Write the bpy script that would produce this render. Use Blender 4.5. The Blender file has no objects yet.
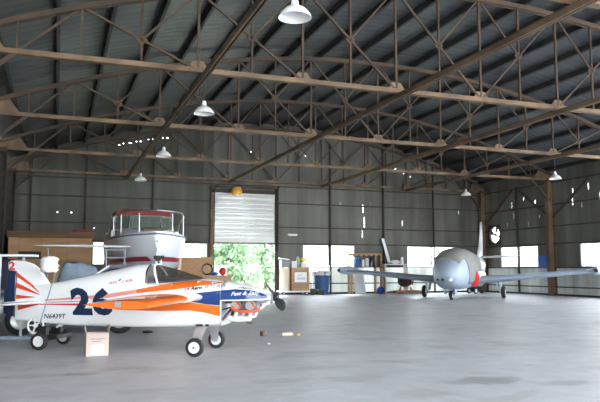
import bpy, bmesh, math, random
from mathutils import Vector, Matrix
random.seed(7)
sc = bpy.context.scene
COL = sc.collection
V = Vector
PI = math.pi

# ------------------------------------------------------------------ materials
def mat(name, col, rough=.6, metal=0., var=.0, scale=3., bump=0., stretch=(1, 1, 1), alt=None, spec=.5, coat=0.):
    m = bpy.data.materials.new(name); m.use_nodes = True
    nt = m.node_tree; b = nt.nodes['Principled BSDF']
    b.inputs['Base Color'].default_value = (*col, 1)
    b.inputs['Roughness'].default_value = rough
    b.inputs['Metallic'].default_value = metal
    b.inputs['Specular IOR Level'].default_value = spec
    b.inputs['Coat Weight'].default_value = coat
    if var or bump or alt:
        tc = nt.nodes.new('ShaderNodeTexCoord'); mp = nt.nodes.new('ShaderNodeMapping')
        mp.inputs['Scale'].default_value = stretch
        nz = nt.nodes.new('ShaderNodeTexNoise'); nz.inputs['Scale'].default_value = scale
        nz.inputs['Detail'].default_value = 6
        nt.links.new(tc.outputs['Object'], mp.inputs['Vector']); nt.links.new(mp.outputs['Vector'], nz.inputs['Vector'])
        if var or alt:
            rp = nt.nodes.new('ShaderNodeValToRGB')
            lo = alt if alt else tuple(c * (1 - var) for c in col)
            hi = col if alt else tuple(min(1, c * (1 + var)) for c in col)
            rp.color_ramp.elements[0].position = .35; rp.color_ramp.elements[0].color = (*lo, 1)
            rp.color_ramp.elements[1].position = .65; rp.color_ramp.elements[1].color = (*hi, 1)
            nt.links.new(nz.outputs['Fac'], rp.inputs['Fac']); nt.links.new(rp.outputs['Color'], b.inputs['Base Color'])
        if bump:
            bp = nt.nodes.new('ShaderNodeBump'); bp.inputs['Strength'].default_value = bump; bp.inputs['Distance'].default_value = .02
            nt.links.new(nz.outputs['Fac'], bp.inputs['Height']); nt.links.new(bp.outputs['Normal'], b.inputs['Normal'])
    return m

def mat_sheet(name, colA, colB, rust, axis, rough=.55, streak=1.5, period=.9, glow=0.):
    """ribbed galvanised sheet: ribs run along the given axis ('z' on walls, 'x' under the roof)"""
    m = bpy.data.materials.new(name); m.use_nodes = True
    nt = m.node_tree; N = nt.nodes; L = nt.links; b = N['Principled BSDF']
    b.inputs['Roughness'].default_value = rough; b.inputs['Specular IOR Level'].default_value = .35
    tc = N.new('ShaderNodeTexCoord')
    def noise(scale, st, detail=5):
        mp = N.new('ShaderNodeMapping'); mp.inputs['Scale'].default_value = st
        nz = N.new('ShaderNodeTexNoise'); nz.inputs['Scale'].default_value = scale; nz.inputs['Detail'].default_value = detail
        L.new(tc.outputs['Object'], mp.inputs['Vector']); L.new(mp.outputs['Vector'], nz.inputs['Vector']); return nz
    st = (1, 1, .06) if axis == 'z' else (.06, 1, .06)
    n1 = noise(streak, st); n2 = noise(.35, (1, 1, 1)); n3 = noise(6., (1, 1, .15) if axis == 'z' else (.15, 1, .15))
    r1 = N.new('ShaderNodeValToRGB')
    r1.color_ramp.elements[0].position = .3; r1.color_ramp.elements[0].color = (*colA, 1)
    r1.color_ramp.elements[1].position = .7; r1.color_ramp.elements[1].color = (*colB, 1)
    L.new(n1.outputs['Fac'], r1.inputs['Fac'])
    mx = N.new('ShaderNodeMixRGB'); mx.blend_type = 'MULTIPLY'; mx.inputs['Fac'].default_value = .55
    r2 = N.new('ShaderNodeValToRGB')
    r2.color_ramp.elements[0].position = .35; r2.color_ramp.elements[0].color = (.55, .55, .52, 1)
    r2.color_ramp.elements[1].position = .65; r2.color_ramp.elements[1].color = (1.15, 1.15, 1.15, 1)
    L.new(n2.outputs['Fac'], r2.inputs['Fac'])
    L.new(r1.outputs['Color'], mx.inputs['Color1']); L.new(r2.outputs['Color'], mx.inputs['Color2'])
    r3 = N.new('ShaderNodeValToRGB')
    r3.color_ramp.elements[0].position = .6; r3.color_ramp.elements[0].color = (0, 0, 0, 1)
    r3.color_ramp.elements[1].position = .78; r3.color_ramp.elements[1].color = (.6, .6, .6, 1)
    L.new(n3.outputs['Fac'], r3.inputs['Fac'])
    m3 = N.new('ShaderNodeMixRGB'); m3.inputs['Color2'].default_value = (*rust, 1)
    L.new(r3.outputs['Color'], m3.inputs['Fac']); L.new(mx.outputs['Color'], m3.inputs['Color1'])
    L.new(m3.outputs['Color'], b.inputs['Base Color'])
    wv = N.new('ShaderNodeTexWave'); wv.wave_type = 'BANDS'
    wv.bands_direction = 'DIAGONAL' if axis == 'z' else 'Y'
    wv.inputs['Scale'].default_value = 1.0 / period
    mpw = N.new('ShaderNodeMapping'); mpw.inputs['Scale'].default_value = (1, 1, 0) if axis == 'z' else (0, 1, 0)
    L.new(tc.outputs['Object'], mpw.inputs['Vector']); L.new(mpw.outputs['Vector'], wv.inputs['Vector'])
    bp = N.new('ShaderNodeBump'); bp.inputs['Strength'].default_value = .2; bp.inputs['Distance'].default_value = .03
    L.new(wv.outputs['Fac'], bp.inputs['Height']); L.new(bp.outputs['Normal'], b.inputs['Normal'])
    if glow:            # thin translucent fibreglass sheet: daylight outside soaks through
        tr = N.new('ShaderNodeBsdfTranslucent'); L.new(m3.outputs['Color'], tr.inputs['Color'])
        ms = N.new('ShaderNodeMixShader'); ms.inputs['Fac'].default_value = glow
        L.new(b.outputs[0], ms.inputs[1]); L.new(tr.outputs[0], ms.inputs[2]); L.new(ms.outputs[0], N['Material Output'].inputs['Surface'])
    return m

def mat_glass(name, col=(1, 1, 1), rough=.05, alpha=.25):
    m = bpy.data.materials.new(name); m.use_nodes = True
    nt = m.node_tree; N = nt.nodes; N.clear()
    o = N.new('ShaderNodeOutputMaterial'); mx = N.new('ShaderNodeMixShader')
    t = N.new('ShaderNodeBsdfTransparent'); g = N.new('ShaderNodeBsdfPrincipled')
    t.inputs['Color'].default_value = (*col, 1)
    g.inputs['Base Color'].default_value = (*[c * .5 for c in col], 1); g.inputs['Roughness'].default_value = rough
    mx.inputs['Fac'].default_value = alpha
    nt.links.new(t.outputs[0], mx.inputs[1]); nt.links.new(g.outputs[0], mx.inputs[2]); nt.links.new(mx.outputs[0], o.inputs[0])
    return m

M = {}
M['alu_grey'] = mat('grey_door_seam', (.36, .37, .38), .5)
M['door_sheet'] = mat_sheet('white_door_sheet', (.76, .77, .78), (.86, .87, .88), (.6, .6, .58), 'x', period=1., glow=.2)
M['rust'] = mat('rusty_steel', (.095, .055, .031), .75, 0, scale=1.3, alt=(.045, .032, .025), bump=.2)
M['rust_light'] = mat('rusty_tan_steel', (.235, .15, .085), .7, 0, scale=1.1, alt=(.09, .058, .036), bump=.2)
M['rust_beam'] = mat('orange_brown_rusty_steel', (.19, .122, .072), .7, 0, scale=.8, alt=(.095, .06, .038), bump=.2)
M['rust_dark'] = mat('dark_rusty_steel', (.055, .042, .033), .8, 0, scale=3, alt=(.035, .03, .026))
M['purlin'] = mat('dark_purlin_steel', (.04, .038, .037), .75, 0, scale=2, alt=(.02, .019, .019))
M['roof'] = mat_sheet('galvanised_roof_sheet', (.056, .062, .076), (.108, .114, .126), (.075, .057, .045), 'x', rough=.42, period=1.1)
M['sheet'] = mat_sheet('galvanised_wall_sheet', (.082, .080, .071), (.170, .165, .148), (.11, .08, .05), 'z')
M['sheet_white'] = mat_sheet('white_painted_wall_sheet', (.50, .52, .52), (.74, .76, .76), (.36, .30, .22), 'z', streak=2.5, glow=.33)
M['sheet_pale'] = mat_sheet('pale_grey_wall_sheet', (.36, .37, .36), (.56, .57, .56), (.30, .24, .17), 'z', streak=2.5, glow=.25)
M['white_metal'] = mat('white_enamel_metal', (.78, .79, .78), .35)
M['white_door'] = mat('white_door_panel', (.82, .83, .84), .45, var=.05, scale=1.2)
M['white_paint'] = mat('glossy_white_paint', (.95, .955, .96), .22, coat=.5)
M['orange'] = mat('glossy_orange_paint', (.85, .16, .015), .25, coat=.5)
M['red_orange'] = mat('red_orange_paint', (.78, .07, .02), .3, coat=.4)
M['pink'] = mat('faded_red_stripe', (.85, .32, .28), .35)
M['blue'] = mat('glossy_royal_blue_paint', (.010, .050, .21), .22, coat=.5)
M['navy'] = mat('glossy_navy_paint', (.012, .025, .075), .2, coat=.5)
M['black_ink'] = mat('black_lettering', (.015, .015, .02), .4)
M['grey_ink'] = mat('grey_lettering', (.22, .25, .31), .4)
M['red_ink'] = mat('red_lettering', (.62, .03, .05), .4)
M['yellow_ink'] = mat('yellow_lettering', (.75, .42, .04), .4)
M['white_ink'] = mat('white_lettering', (.9, .9, .9), .4)
M['alu'] = mat('bare_aluminium', (.62, .63, .64), .35, .7)
M['steel'] = mat('bright_steel', (.55, .56, .57), .3, .9)
M['tyre'] = mat('black_rubber', (.018, .018, .02), .75, var=.2, scale=20)
M['black'] = mat('black_plastic', (.015, .015, .017), .45)
M['dark_iron'] = mat('dark_iron', (.04, .035, .032), .6, .4, var=.3, scale=8)
M['glass_dark'] = mat_glass('tinted_canopy_glass', (.42, .40, .37), .04, .22)
M['glass_green'] = mat_glass('green_tinted_windscreen', (.55, .66, .58), .05, .4)
M['glass_pane'] = mat_glass('dusty_window_glass', (.98, 1, 1), .2, .12)
M['glass_car'] = mat_glass('dark_car_glass', (.12, .14, .16), .05, .6)
M['maroon'] = mat('maroon_canvas', (.20, .035, .035), .8, var=.15, scale=4)
M['maroon_paint'] = mat('maroon_gelcoat', (.33, .03, .05), .3)
M['gelcoat'] = mat('white_gelcoat', (.74, .76, .80), .25, coat=.4)
M['ply'] = mat('weathered_plywood', (.56, .34, .18), .75, scale=1.6, stretch=(.4, 1, 3), alt=(.42, .24, .12))
M['ply_dark'] = mat('dark_stained_timber', (.20, .11, .055), .75, scale=2, stretch=(.3, 1, 3), alt=(.13, .07, .04))
M['engine_rust'] = mat('brown_rusty_iron', (.17, .105, .07), .7, .2, scale=9, alt=(.05, .04, .035))
M['osb'] = mat('strand_board', (.50, .30, .16), .8, scale=14, alt=(.30, .17, .09))
M['wood'] = mat('crate_wood', (.46, .30, .18), .7, scale=3, stretch=(1, 1, 6), alt=(.34, .21, .12))
M['card'] = mat('pale_pink_cardboard', (.66, .54, .48), .8, var=.05, scale=4)
M['cream'] = mat('cream_fibre_drum', (.72, .63, .47), .7, var=.06)
M['white_plastic'] = mat('white_plastic', (.82, .83, .84), .5)
M['blue_plastic'] = mat('dark_blue_plastic', (.035, .11, .30), .45, var=.1, scale=5)
M['sky_plastic'] = mat('blue_panel_paint', (.03, .11, .48), .5, var=.1)
M['red'] = mat('bright_red_fabric', (.62, .03, .03), .7)
M['yellow'] = mat('bright_yellow_plastic', (.85, .52, .02), .5)
M['green'] = mat('pale_green_plastic', (.42, .58, .42), .5)
M['jet'] = mat('pale_grey_blue_jet_paint', (.33, .40, .49), .42, var=.06, scale=1.5, coat=.0)
M['jet_silver'] = mat('silver_grey_jet_paint', (.58, .60, .61), .35, var=.05, scale=1.5)
M['jet_cover'] = mat('grey_canvas_cover', (.25, .245, .235), .85, var=.10, scale=3, bump=.15)
M['tarp'] = mat('blue_grey_tarp', (.24, .31, .38), .7, var=.2, scale=3, bump=.3)
M['car'] = mat('dark_navy_car_paint', (.018, .024, .045), .2, coat=.7)
M['amber'] = mat('amber_glass_lampshade', (.72, .38, .05), .3)
M['gunmetal'] = mat('grey_steel_box', (.20, .20, .20), .5, .4)
M['hose_red'] = mat('orange_red_silicone', (.75, .10, .04), .45)
M['stand_red'] = mat('faded_red_stand_paint', (.50, .13, .08), .6, var=.2, scale=5)
M['grey_tube'] = mat('grey_blue_painted_tube', (.20, .25, .30), .5)
M['bench'] = mat('grey_white_bench_top', (.62, .64, .66), .5)
M['leaf_a'] = mat('sunny_green_leaves', (.26, .38, .25), .6, var=.4, scale=2)
M['leaf_b'] = mat('pale_green_leaves', (.32, .44, .30), .6, var=.4, scale=2)
M['leaf_c'] = mat('deep_green_leaves', (.23, .34, .23), .6, var=.4, scale=2)
M['bark'] = mat('tree_bark', (.16, .12, .09), .9, var=.3)
M['grass'] = mat('mown_grass', (.24, .30, .17), .9, var=.25, scale=1.5)
M['asphalt'] = mat('grey_asphalt_yard', (.20, .20, .205), .85, var=.12, scale=.6)
M['apron'] = mat('concrete_apron', (.66, .66, .63), .8, var=.08, scale=.5)

def mat_floor():
    m = bpy.data.materials.new('worn_concrete'); m.use_nodes = True
    nt = m.node_tree; N = nt.nodes; L = nt.links; b = N['Principled BSDF']
    tc = N.new('ShaderNodeTexCoord')
    def noise(scale, st=(1, 1, 1), detail=6, dist=0.):
        mp = N.new('ShaderNodeMapping'); mp.inputs['Scale'].default_value = st
        nz = N.new('ShaderNodeTexNoise'); nz.inputs['Scale'].default_value = scale
        nz.inputs['Detail'].default_value = detail; nz.inputs['Distortion'].default_value = dist
        L.new(tc.outputs['Object'], mp.inputs['Vector']); L.new(mp.outputs['Vector'], nz.inputs['Vector']); return nz
    def ramp(src, p0, c0, p1, c1):
        r = N.new('ShaderNodeValToRGB'); e = r.color_ramp.elements
        e[0].position = p0; e[0].color = (*c0, 1); e[1].position = p1; e[1].color = (*c1, 1)
        L.new(src, r.inputs['Fac']); return r
    base = ramp(noise(.55).outputs['Fac'], .3, FLOOR_LO, .7, FLOOR_HI)
    def mul(a, bcol, fac=1.):
        x = N.new('ShaderNodeMixRGB'); x.blend_type = 'MULTIPLY'; x.inputs['Fac'].default_value = fac
        L.new(a, x.inputs['Color1']); L.new(bcol, x.inputs['Color2']); return x.outputs['Color']
    c = mul(base.outputs['Color'], ramp(noise(3.5, (1, .9, 1)).outputs['Fac'], .3, (.88, .875, .87), .7, (1.03, 1.03, 1.03)).outputs['Color'])
    c = mul(c, ramp(noise(1.1, (.8, 1.2, 1), 8, .6).outputs['Fac'], .56, (1, 1, 1), .70, (.77, .74, .70)).outputs['Color'])
    c = mul(c, ramp(noise(40.).outputs['Fac'], .35, (.93, .93, .93), .65, (1.03, 1.03, 1.03)).outputs['Color'])
    # old damp marks on the slab: x, y, radius x, radius y, strength
    warp = noise(2.2, (1, 1, 1), 5)
    for (px, py, rx, ry, k) in STAINS:
        mp = N.new('ShaderNodeMapping'); mp.vector_type = 'POINT'
        mp.inputs['Location'].default_value = (-px / rx, -py / ry, 0); mp.inputs['Scale'].default_value = (1 / rx, 1 / ry, 0)
        L.new(tc.outputs['Object'], mp.inputs['Vector'])
        ln = N.new('ShaderNodeVectorMath'); ln.operation = 'LENGTH'; L.new(mp.outputs['Vector'], ln.inputs[0])
        ad = N.new('ShaderNodeMath'); ad.operation = 'MULTIPLY_ADD'; ad.inputs[1].default_value = 1.6; ad.inputs[2].default_value = -.8
        L.new(warp.outputs['Fac'], ad.inputs[0])
        su = N.new('ShaderNodeMath'); su.operation = 'ADD'; L.new(ln.outputs['Value'], su.inputs[0]); L.new(ad.outputs[0], su.inputs[1])
        r = ramp(su.outputs[0], .6, (k, k * .985, k * .96), 1.0, (1, 1, 1))
        c = mul(c, r.outputs['Color'])
    L.new(c, b.inputs['Base Color'])
    rr = ramp(noise(1.3).outputs['Fac'], .3, (.40, .40, .40), .7, (.60, .60, .60)); L.new(rr.outputs['Color'], b.inputs['Roughness'])
    bp = N.new('ShaderNodeBump'); bp.inputs['Strength'].default_value = .12; bp.inputs['Distance'].default_value = .02
    L.new(noise(9.).outputs['Fac'], bp.inputs['Height']); L.new(bp.outputs['Normal'], b.inputs['Normal'])
    return m
FLOOR_LO, FLOOR_HI = (.455, .46, .48), (.51, .515, .535)
STAINS = [(4.6, 6.55, .55, .28, .66), (5.35, 6.1, .42, .22, .74), (3.35, 7.2, .5, .25, .85), (5.6, 5.25, .6, .15, .8),
          (1.9, 5.9, .35, .2, .85), (.35, 8.6, .28, .15, .7), (-.2, 8.6, .6, .18, .8), (3.2, 8.1, .6, .2, .86), (4.9, 8.3, .5, .15, .9),
          (6.6, 6.9, .5, .2, .85), (2.5, 7.3, .5, .18, .88), (1.0, 7.2, .5, .15, .87)]
M['floor'] = mat_floor()

# ------------------------------------------------------------------ mesh builder
class MB:
    def __init__(s): s.v = []; s.f = []
    def add(s, vs, fs):
        o = len(s.v); s.v += [tuple(x) for x in vs]; s.f += [tuple(i + o for i in f) for f in fs]; return s
    def box(s, c, d, rot=None):
        c = V(c); vs = []
        for z in (-1, 1):
            for y in (-1, 1):
                for x in (-1, 1):
                    p = V((x * d[0] / 2, y * d[1] / 2, z * d[2] / 2))
                    vs.append(c + (rot @ p if rot else p))
        return s.add(vs, [(0, 2, 3, 1), (4, 5, 7, 6), (0, 1, 5, 4), (2, 6, 7, 3), (0, 4, 6, 2), (1, 3, 7, 5)])
    def mm(s, a, b):
        return s.box([(a[i] + b[i]) / 2 for i in range(3)], [abs(b[i] - a[i]) for i in range(3)])
    def bar(s, p, q, w, h, up=(0, 0, 1)):
        p, q = V(p), V(q); d = (q - p); L = d.length; d.normalize()
        u = V(up)
        if abs(d.dot(u)) > .99: u = V((0, 1, 0))
        side = d.cross(u).normalized(); u = side.cross(d).normalized()
        R = Matrix((side, d, u)).transposed()
        return s.box((p + q) / 2, (w, L, h), R)
    def tube(s, pts, r, n=8, closed=False):
        pts = [V(p) for p in pts]; rings = []
        rs = r if isinstance(r, (list, tuple)) else [r] * len(pts)
        u = None
        for i, p in enumerate(pts):
            a = pts[i - 1] if (i > 0 or closed) else p; b = pts[(i + 1) % len(pts)] if (i < len(pts) - 1 or closed) else p
            d = (b - a).normalized()
            if u is None:
                u = V((0, 0, 1)) if abs(d.z) < .9 else V((1, 0, 0))
            sd = d.cross(u).normalized(); u = sd.cross(d).normalized()
            rings.append([p + (sd * math.cos(2 * PI * k / n) + u * math.sin(2 * PI * k / n)) * rs[i] for k in range(n)])
        return s.loft(rings, cap=not closed, closed=closed)
    def loft(s, rings, cap=True, closed=False):
        n = len(rings[0]); vs = [p for r in rings for p in r]; fs = []
        m = len(rings)
        for i in range(m if closed else m - 1):
            j = (i + 1) % m
            for k in range(n):
                fs.append((i * n + k, i * n + (k + 1) % n, j * n + (k + 1) % n, j * n + k))
        if cap and not closed:
            fs.append(tuple(range(n - 1, -1, -1))); fs.append(tuple((m - 1) * n + k for k in range(n)))
        return s.add(vs, fs)
    def sheet(s, rows):
        n = len(rows[0]); vs = [p for r in rows for p in r]; fs = []
        for i in range(len(rows) - 1):
            for k in range(n - 1):
                fs.append((i * n + k, i * n + k + 1, (i + 1) * n + k + 1, (i + 1) * n + k))
        return s.add(vs, fs)
    def lathe(s, prof, o=(0, 0, 0), axis=(0, 0, 1), n=24):
        o = V(o); a = V(axis).normalized(); t = V((1, 0, 0)) if abs(a.x) < .9 else V((0, 1, 0))
        x = a.cross(t).normalized(); y = a.cross(x)
        rings = [[o + a * z + (x * math.cos(2 * PI * k / n) + y * math.sin(2 * PI * k / n)) * max(r, 1e-4) for k in range(n)] for r, z in prof]
        return s.loft(rings)
    def cyl(s, p, q, r, n=16, r2=None):
        p, q = V(p), V(q); return s.lathe([(r, 0), (r if r2 is None else r2, (q - p).length)], p, q - p, n)
    def prism(s, poly, fn, d0, d1):
        """poly: 2D outline; fn(u, v, d) -> 3D"""
        n = len(poly); vs = [fn(u, v, d0) for u, v in poly] + [fn(u, v, d1) for u, v in poly]
        fs = [tuple(range(n)), tuple(range(2 * n - 1, n - 1, -1))] + [(k, (k + 1) % n, n + (k + 1) % n, n + k) for k in range(n)]
        return s.add(vs, fs)
    def build(s, name, m, parent=None, smooth=None, bevel=0, solid=0, fix=True):
        me = bpy.data.meshes.new(name); me.from_pydata(s.v, [], s.f)
        bm = bmesh.new(); bm.from_mesh(me)
        if fix: bmesh.ops.recalc_face_normals(bm, faces=bm.faces)
        bm.to_mesh(me); bm.free()
        if smooth is not None:
            for p in me.polygons: p.use_smooth = True
            try: me.set_sharp_from_angle(angle=math.radians(smooth))
            except Exception: pass
        me.materials.append(m)
        o = bpy.data.objects.new(name, me); COL.objects.link(o)
        if parent: o.parent = parent
        if bevel:
            b = o.modifiers.new('bevel', 'BEVEL'); b.width = bevel; b.segments = 2; b.limit_method = 'ANGLE'
        if solid:
            b = o.modifiers.new('solid', 'SOLIDIFY'); b.thickness = solid; b.offset = 0
        return o

def tag(o, label, cat, group=None, kind=None):
    o['label'] = label; o['category'] = cat
    if group: o['group'] = group
    if kind: o['kind'] = kind
    return o
def thing(name, loc, label, cat, group=None, rz=0.):
    o = bpy.data.objects.new(name, None); COL.objects.link(o)
    o.location = loc; o.rotation_euler = (0, 0, rz); o.empty_display_size = .2
    return tag(o, label, cat, group)
def struct(o, label=None, cat=None):
    o['kind'] = 'structure'
    if label: o['label'] = label
    if cat: o['category'] = cat
    return o
def copy_tree(o, parent=None):
    c = o.copy(); COL.objects.link(c)
    if parent: c.parent = parent
    for ch in [x for x in o.children]: copy_tree(ch, c)
    return c
def lerp(a, b, t): return a + (b - a) * t
def interp(x, tab):
    if x <= tab[0][0]: return tab[0][1:]
    for a, b in zip(tab, tab[1:]):
        if x <= b[0]:
            t = (x - a[0]) / (b[0] - a[0]); return tuple(lerp(p, q, t) for p, q in zip(a[1:], b[1:]))
    return tab[-1][1:]

# ------------------------------------------------------------------ hangar shell
XL, XR, YF, YB = -2.35, 23.25, -3.0, 32.6
YR = 21.6                                  # unseen right side left open in front of this to let daylight in
XC = 10.5
ZC = 5.77                                  # centre of the trusses' bottom chords
def arc(x): return 8.55 - .0159 * (x - XC) ** 2
def roofz(x): return arc(x) + .30
TY = [2.5, 8.5, 14.65, 20.7, 26.74]
TYB = 32.35

MB().mm((XL - .1, YF - .5, -.15), (XR + .1, YB + .1, 0)).build('floor', M['floor'])
struct(bpy.data.objects['floor'], 'worn grey concrete hangar floor with damp stains', 'floor')
o = MB().mm((-60, -60, -.4), (90, YF - .5, -.05)).build('ground_apron', M['apron']); struct(o, 'concrete apron outside in front of the hangar', 'ground')
o = MB().mm((-60, YB + .1, -.4), (90, 110, -.1)).build('ground_grass', M['grass']); struct(o, 'grass outside behind the hangar', 'ground')

for nm, x0, x1, lb in (('ground_right', XR + .1, 90, 'asphalt yard outside the right side of the hangar, left open to let daylight in'), ('ground_left', -60, XL - .1, 'asphalt yard outside the left hangar wall')):
    o = MB().mm((x0, YF - .5, -.4), (x1, YB + .1, -.06)).build(nm, M['asphalt']); struct(o, lb, 'ground')

def sheet_wall(name, us, vs, holes, fn, m, toparc=None, top=None):
    """cells of a wall between the cut lines; holes are (u0,u1,v0,v1)"""
    us = sorted(set([round(u, 4) for u in us] + [round(h[i], 4) for h in holes for i in (0, 1)]))
    vs = sorted(set([round(v, 4) for v in vs] + [round(h[i], 4) for h in holes for i in (2, 3)]))
    idx = {}; verts = []; faces = []
    def vid(u, v):
        if (u, v) not in idx: idx[(u, v)] = len(verts); verts.append(fn(u, v))
        return idx[(u, v)]
    for a, b in zip(us, us[1:]):
        for c, d in zip(vs, vs[1:]):
            mu, mv = (a + b) / 2, (c + d) / 2
            if any(h[0] < mu < h[1] and h[2] < mv < h[3] for h in holes): continue
            faces.append((vid(a, c), vid(b, c), vid(b, d), vid(a, d)))
        if toparc:
            i, j = len(verts), len(verts) + 1
            verts.extend([fn(a, toparc(a)), fn(b, toparc(b))])
            faces.append((vid(a, vs[-1]), vid(b, vs[-1]), j, i))
    mb = MB(); mb.add(verts, faces)
    return mb.build(name, m, solid=.03, fix=False)

rnd = random.Random(3)
DOOR = (7.27, 10.52, 0., 5.1)
BWIN = [(1.58, 4.3, 1.5, 2.56), (4.3, 7.0, 1.5, 2.56), (12.06, 15.02, 1.47, 2.55), (18.22, 21.28, 1.47, 2.55)]
SPLIT = 1.42
holes = [DOOR]
for x0, x1, z0, z1 in BWIN: holes.append((x0, x1, SPLIT if z0 < SPLIT + .2 and x0 > 11 else z0, z1))
slits = []
for (x, z, w, h) in [(-.05, 3.9, .07, .05), (.55, 3.9, .12, .04), (15.55, 4.35, .03, .55), (15.62, 3.55, .04, .7), (15.5, 3.0, .03, .45), (16.0, 4.8, .02, .2),
                     (17.95, 3.7, .03, .35), (18.4, 3.2, .02, .3), (19.2, 4.1, .02, .3), (14.2, 4.7, .02, .25), (20.6, 3.6, .025, .3),
                     (1.6, 3.2, .04, .05), (17.55, 6.85, .12, .05), (17.8, 6.7, .1, .05), (18.05, 6.6, .12, .04), (18.5, 6.45, .1, .05), (19.9, 6.35, .12, .05),
                     (20.3, 6.2, .1, .06), (2.62, 7.22, .13, .05), (2.83, 7.30, .07, .07), (3.1, 7.36, .24, .04), (3.44, 7.44, .09, .07), (3.62, 7.47, .16, .05), (4.0, 7.58, .1, .05), (4.22, 7.62, .2, .04), (4.7, 7.7, .07, .06), (4.9, 7.72, .18, .05),
                     (9.2, 7.3, .1, .04), (12.2, 7.25, .1, .05), (21.6, 4.4, .03, .4), (22.3, 3.9, .02, .35)]:
    slits.append((x, x + w * (.7 if h > .1 else .45), z, z + h * (.8 if h > .1 else .6)))
M['sheet_shaded'] = mat_sheet('shaded_wall_sheet', (.050, .052, .042), (.098, .098, .082), (.09, .065, .04), 'z')  # wall sheet left of the door, darkened: the corner's shade put into its colour
XD = 7.27
wb = sheet_wall('wall_back', [XD + i * (XR - XD) / 26 for i in range(27)], [0., SPLIT, 5.6], [h for h in holes + slits if h[1] > XD] + [(11.0, XR, 0, SPLIT)],
                lambda u, v: (u, YB, v), M['sheet'], toparc=lambda x: max(5.65, roofz(x)))
wo = sheet_wall('shaded_sheeting', [XL + i * (XD - XL) / 16 for i in range(17)], [0., SPLIT, 5.6], [h for h in holes + slits if h[0] < XD - .01 and h[1] <= XD],
                lambda u, v: (u, YB, v), M['sheet_shaded'], toparc=lambda x: max(5.65, roofz(x))); wo.parent = wb
struct(wb, 'back hangar wall of grey ribbed metal sheet', 'wall')
wl = sheet_wall('wainscot_back', [11.0, 14, 17, 20, XR], [0., SPLIT], [], lambda u, v: (u, YB, v), M['sheet_white']); wl.parent = wb
RWIN = [(27.92, 30.95, 1.4, 2.5), (21.9, 24.97, 1.4, 2.5), (16.0, 19.0, 1.4, 2.5), (10., 13., 1.4, 2.5), (4., 7., 1.4, 2.5)]
FAN = (31.45, 3.22)
rs = []
for (y, z, w, h) in [(29.9, 4.6, .05, .45), (29.75, 4.0, .04, .5), (28.9, 4.9, .05, .3), (28.0, 4.6, .06, .35), (25.3, 4.9, .05, .35), (25.35, 4.35, .05, .45), (24.75, 4.2, .04, .3),
                     (30.3, 3.6, .04, .3), (24.3, 5.0, .05, .4), (27.7, 3.9, .04, .25), (28.6, 3.5, .03, .4), (23.6, 4.5, .05, .4)]:
    rs.append((y, y + w * .8, z, z + h * .75))
wr = sheet_wall('wall_right', [YR + i * (YB - YR) / 20 for i in range(21)], [0., 1.4, 5.7], RWIN[:2] + [(FAN[0] - .5, FAN[0] + .5, FAN[1] - .5, FAN[1] + .5)] + rs + [(YR, YB, 0, 1.4)],
                lambda u, v: (XR, u, v), M['sheet'], toparc=lambda y: 6.2)
struct(wr, 'right hangar wall of grey ribbed metal sheet', 'wall')
w2 = sheet_wall('wainscot_right', [YR, 24, 28, YB], [0., 1.4], [], lambda u, v: (XR, u, v), M['sheet_pale']); w2.parent = wr
wlft = sheet_wall('wall_left', [YF + i * (YB - YF) / 30 for i in range(31)], [0., 5.7], [], lambda u, v: (XL, u, v), M['sheet'], toparc=lambda y: 6.1)
struct(wlft, 'left hangar wall of dark metal sheet', 'wall')

# roof
mb = MB()
xs = [XL - .1 + i * (XR - XL + .2) / 48 for i in range(49)]
mb.sheet([[(x, y, roofz(x)) for x in xs] for y in (YF, 2.5, 8.5, 14.6, 20.7, 26.7, YB + .1)])
ceil = mb.build('ceiling', M['roof'], smooth=40, solid=.03, fix=False)
struct(ceil, 'arched hangar roof of dark ribbed metal sheet', 'ceiling')
for i in range(21):
    x = -1.38 + 1.215 * i
    b = MB(); sl = -.0318 * (x - XC)
    ax = V((1, 0, sl)).normalized(); up = V((-sl, 0, 1)).normalized()
    R = Matrix((ax, V((0, 1, 0)), up)).transposed()
    b.box((x, (YF + YB) / 2, roofz(x) - .125), (.05, YB - YF, .20), R)
    b.box(V((x, (YF + YB) / 2, roofz(x) - .22)) + ax * .02, (.085, YB - YF, .018), R)
    b.build('purlin', M['purlin'], ceil)
# wall framing
def girt(p, q, parent, m=None): return MB().bar(p, q, .05, .06).build('girt', m or M['rust_dark'], parent)
for z in (3.45, 4.68, 5.55):
    if z > 5.2: girt((XL, YB - .06, z), (XR, YB - .06, z), wb)
    else:
        girt((XL, YB - .06, z), (7.1, YB - .06, z), wb); girt((10.7, YB - .06, z), (XR, YB - .06, z), wb)
girt((10.7, YB - .06, .55), (XR, YB - .06, .55), wb, M['dark_iron']); girt((10.7, YB - .06, 2.6), (XR, YB - .06, 2.6), wb); girt((10.7, YB - .06, 1.42), (XR, YB - .06, 1.42), wb)
girt((XL, YB - .06, 2.62), (7.1, YB - .06, 2.62), wb, M['rust_dark']); girt((XL, YB - .06, 1.44), (7.1, YB - .06, 1.44), wb)
for z in (3.42, 4.5, 5.62, 2.55, 1.37, .42): girt((XR - .06, YR, z), (XR - .06, YB, z), wr, M['dark_iron'] if z < 1 else None)
for z in (1.4, 2.6, 3.45, 4.68, 5.6): girt((XL + .06, YF, z), (XL + .06, YB, z), wlft)
for x in (-1.19, 1.2, 4.3, 13.6, 16.75, 19.9): MB().bar((x, YB - .1, 0), (x, YB - .1, min(roofz(x) - .3, 8)), .065, .10, (0, 1, 0)).build('stud', M['rust_dark'], wb)
for y in (29.4, 23.4): MB().bar((XR - .1, y, 0), (XR - .1, y, 5.7), .075, .10, (1, 0, 0)).build('stud', M['rust_dark'], wr)
MB().mm((XL, YB - .12, 0), (7.0, YB - .03, .12)).build('baseboard_back', M['dark_iron'], wb)
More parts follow.
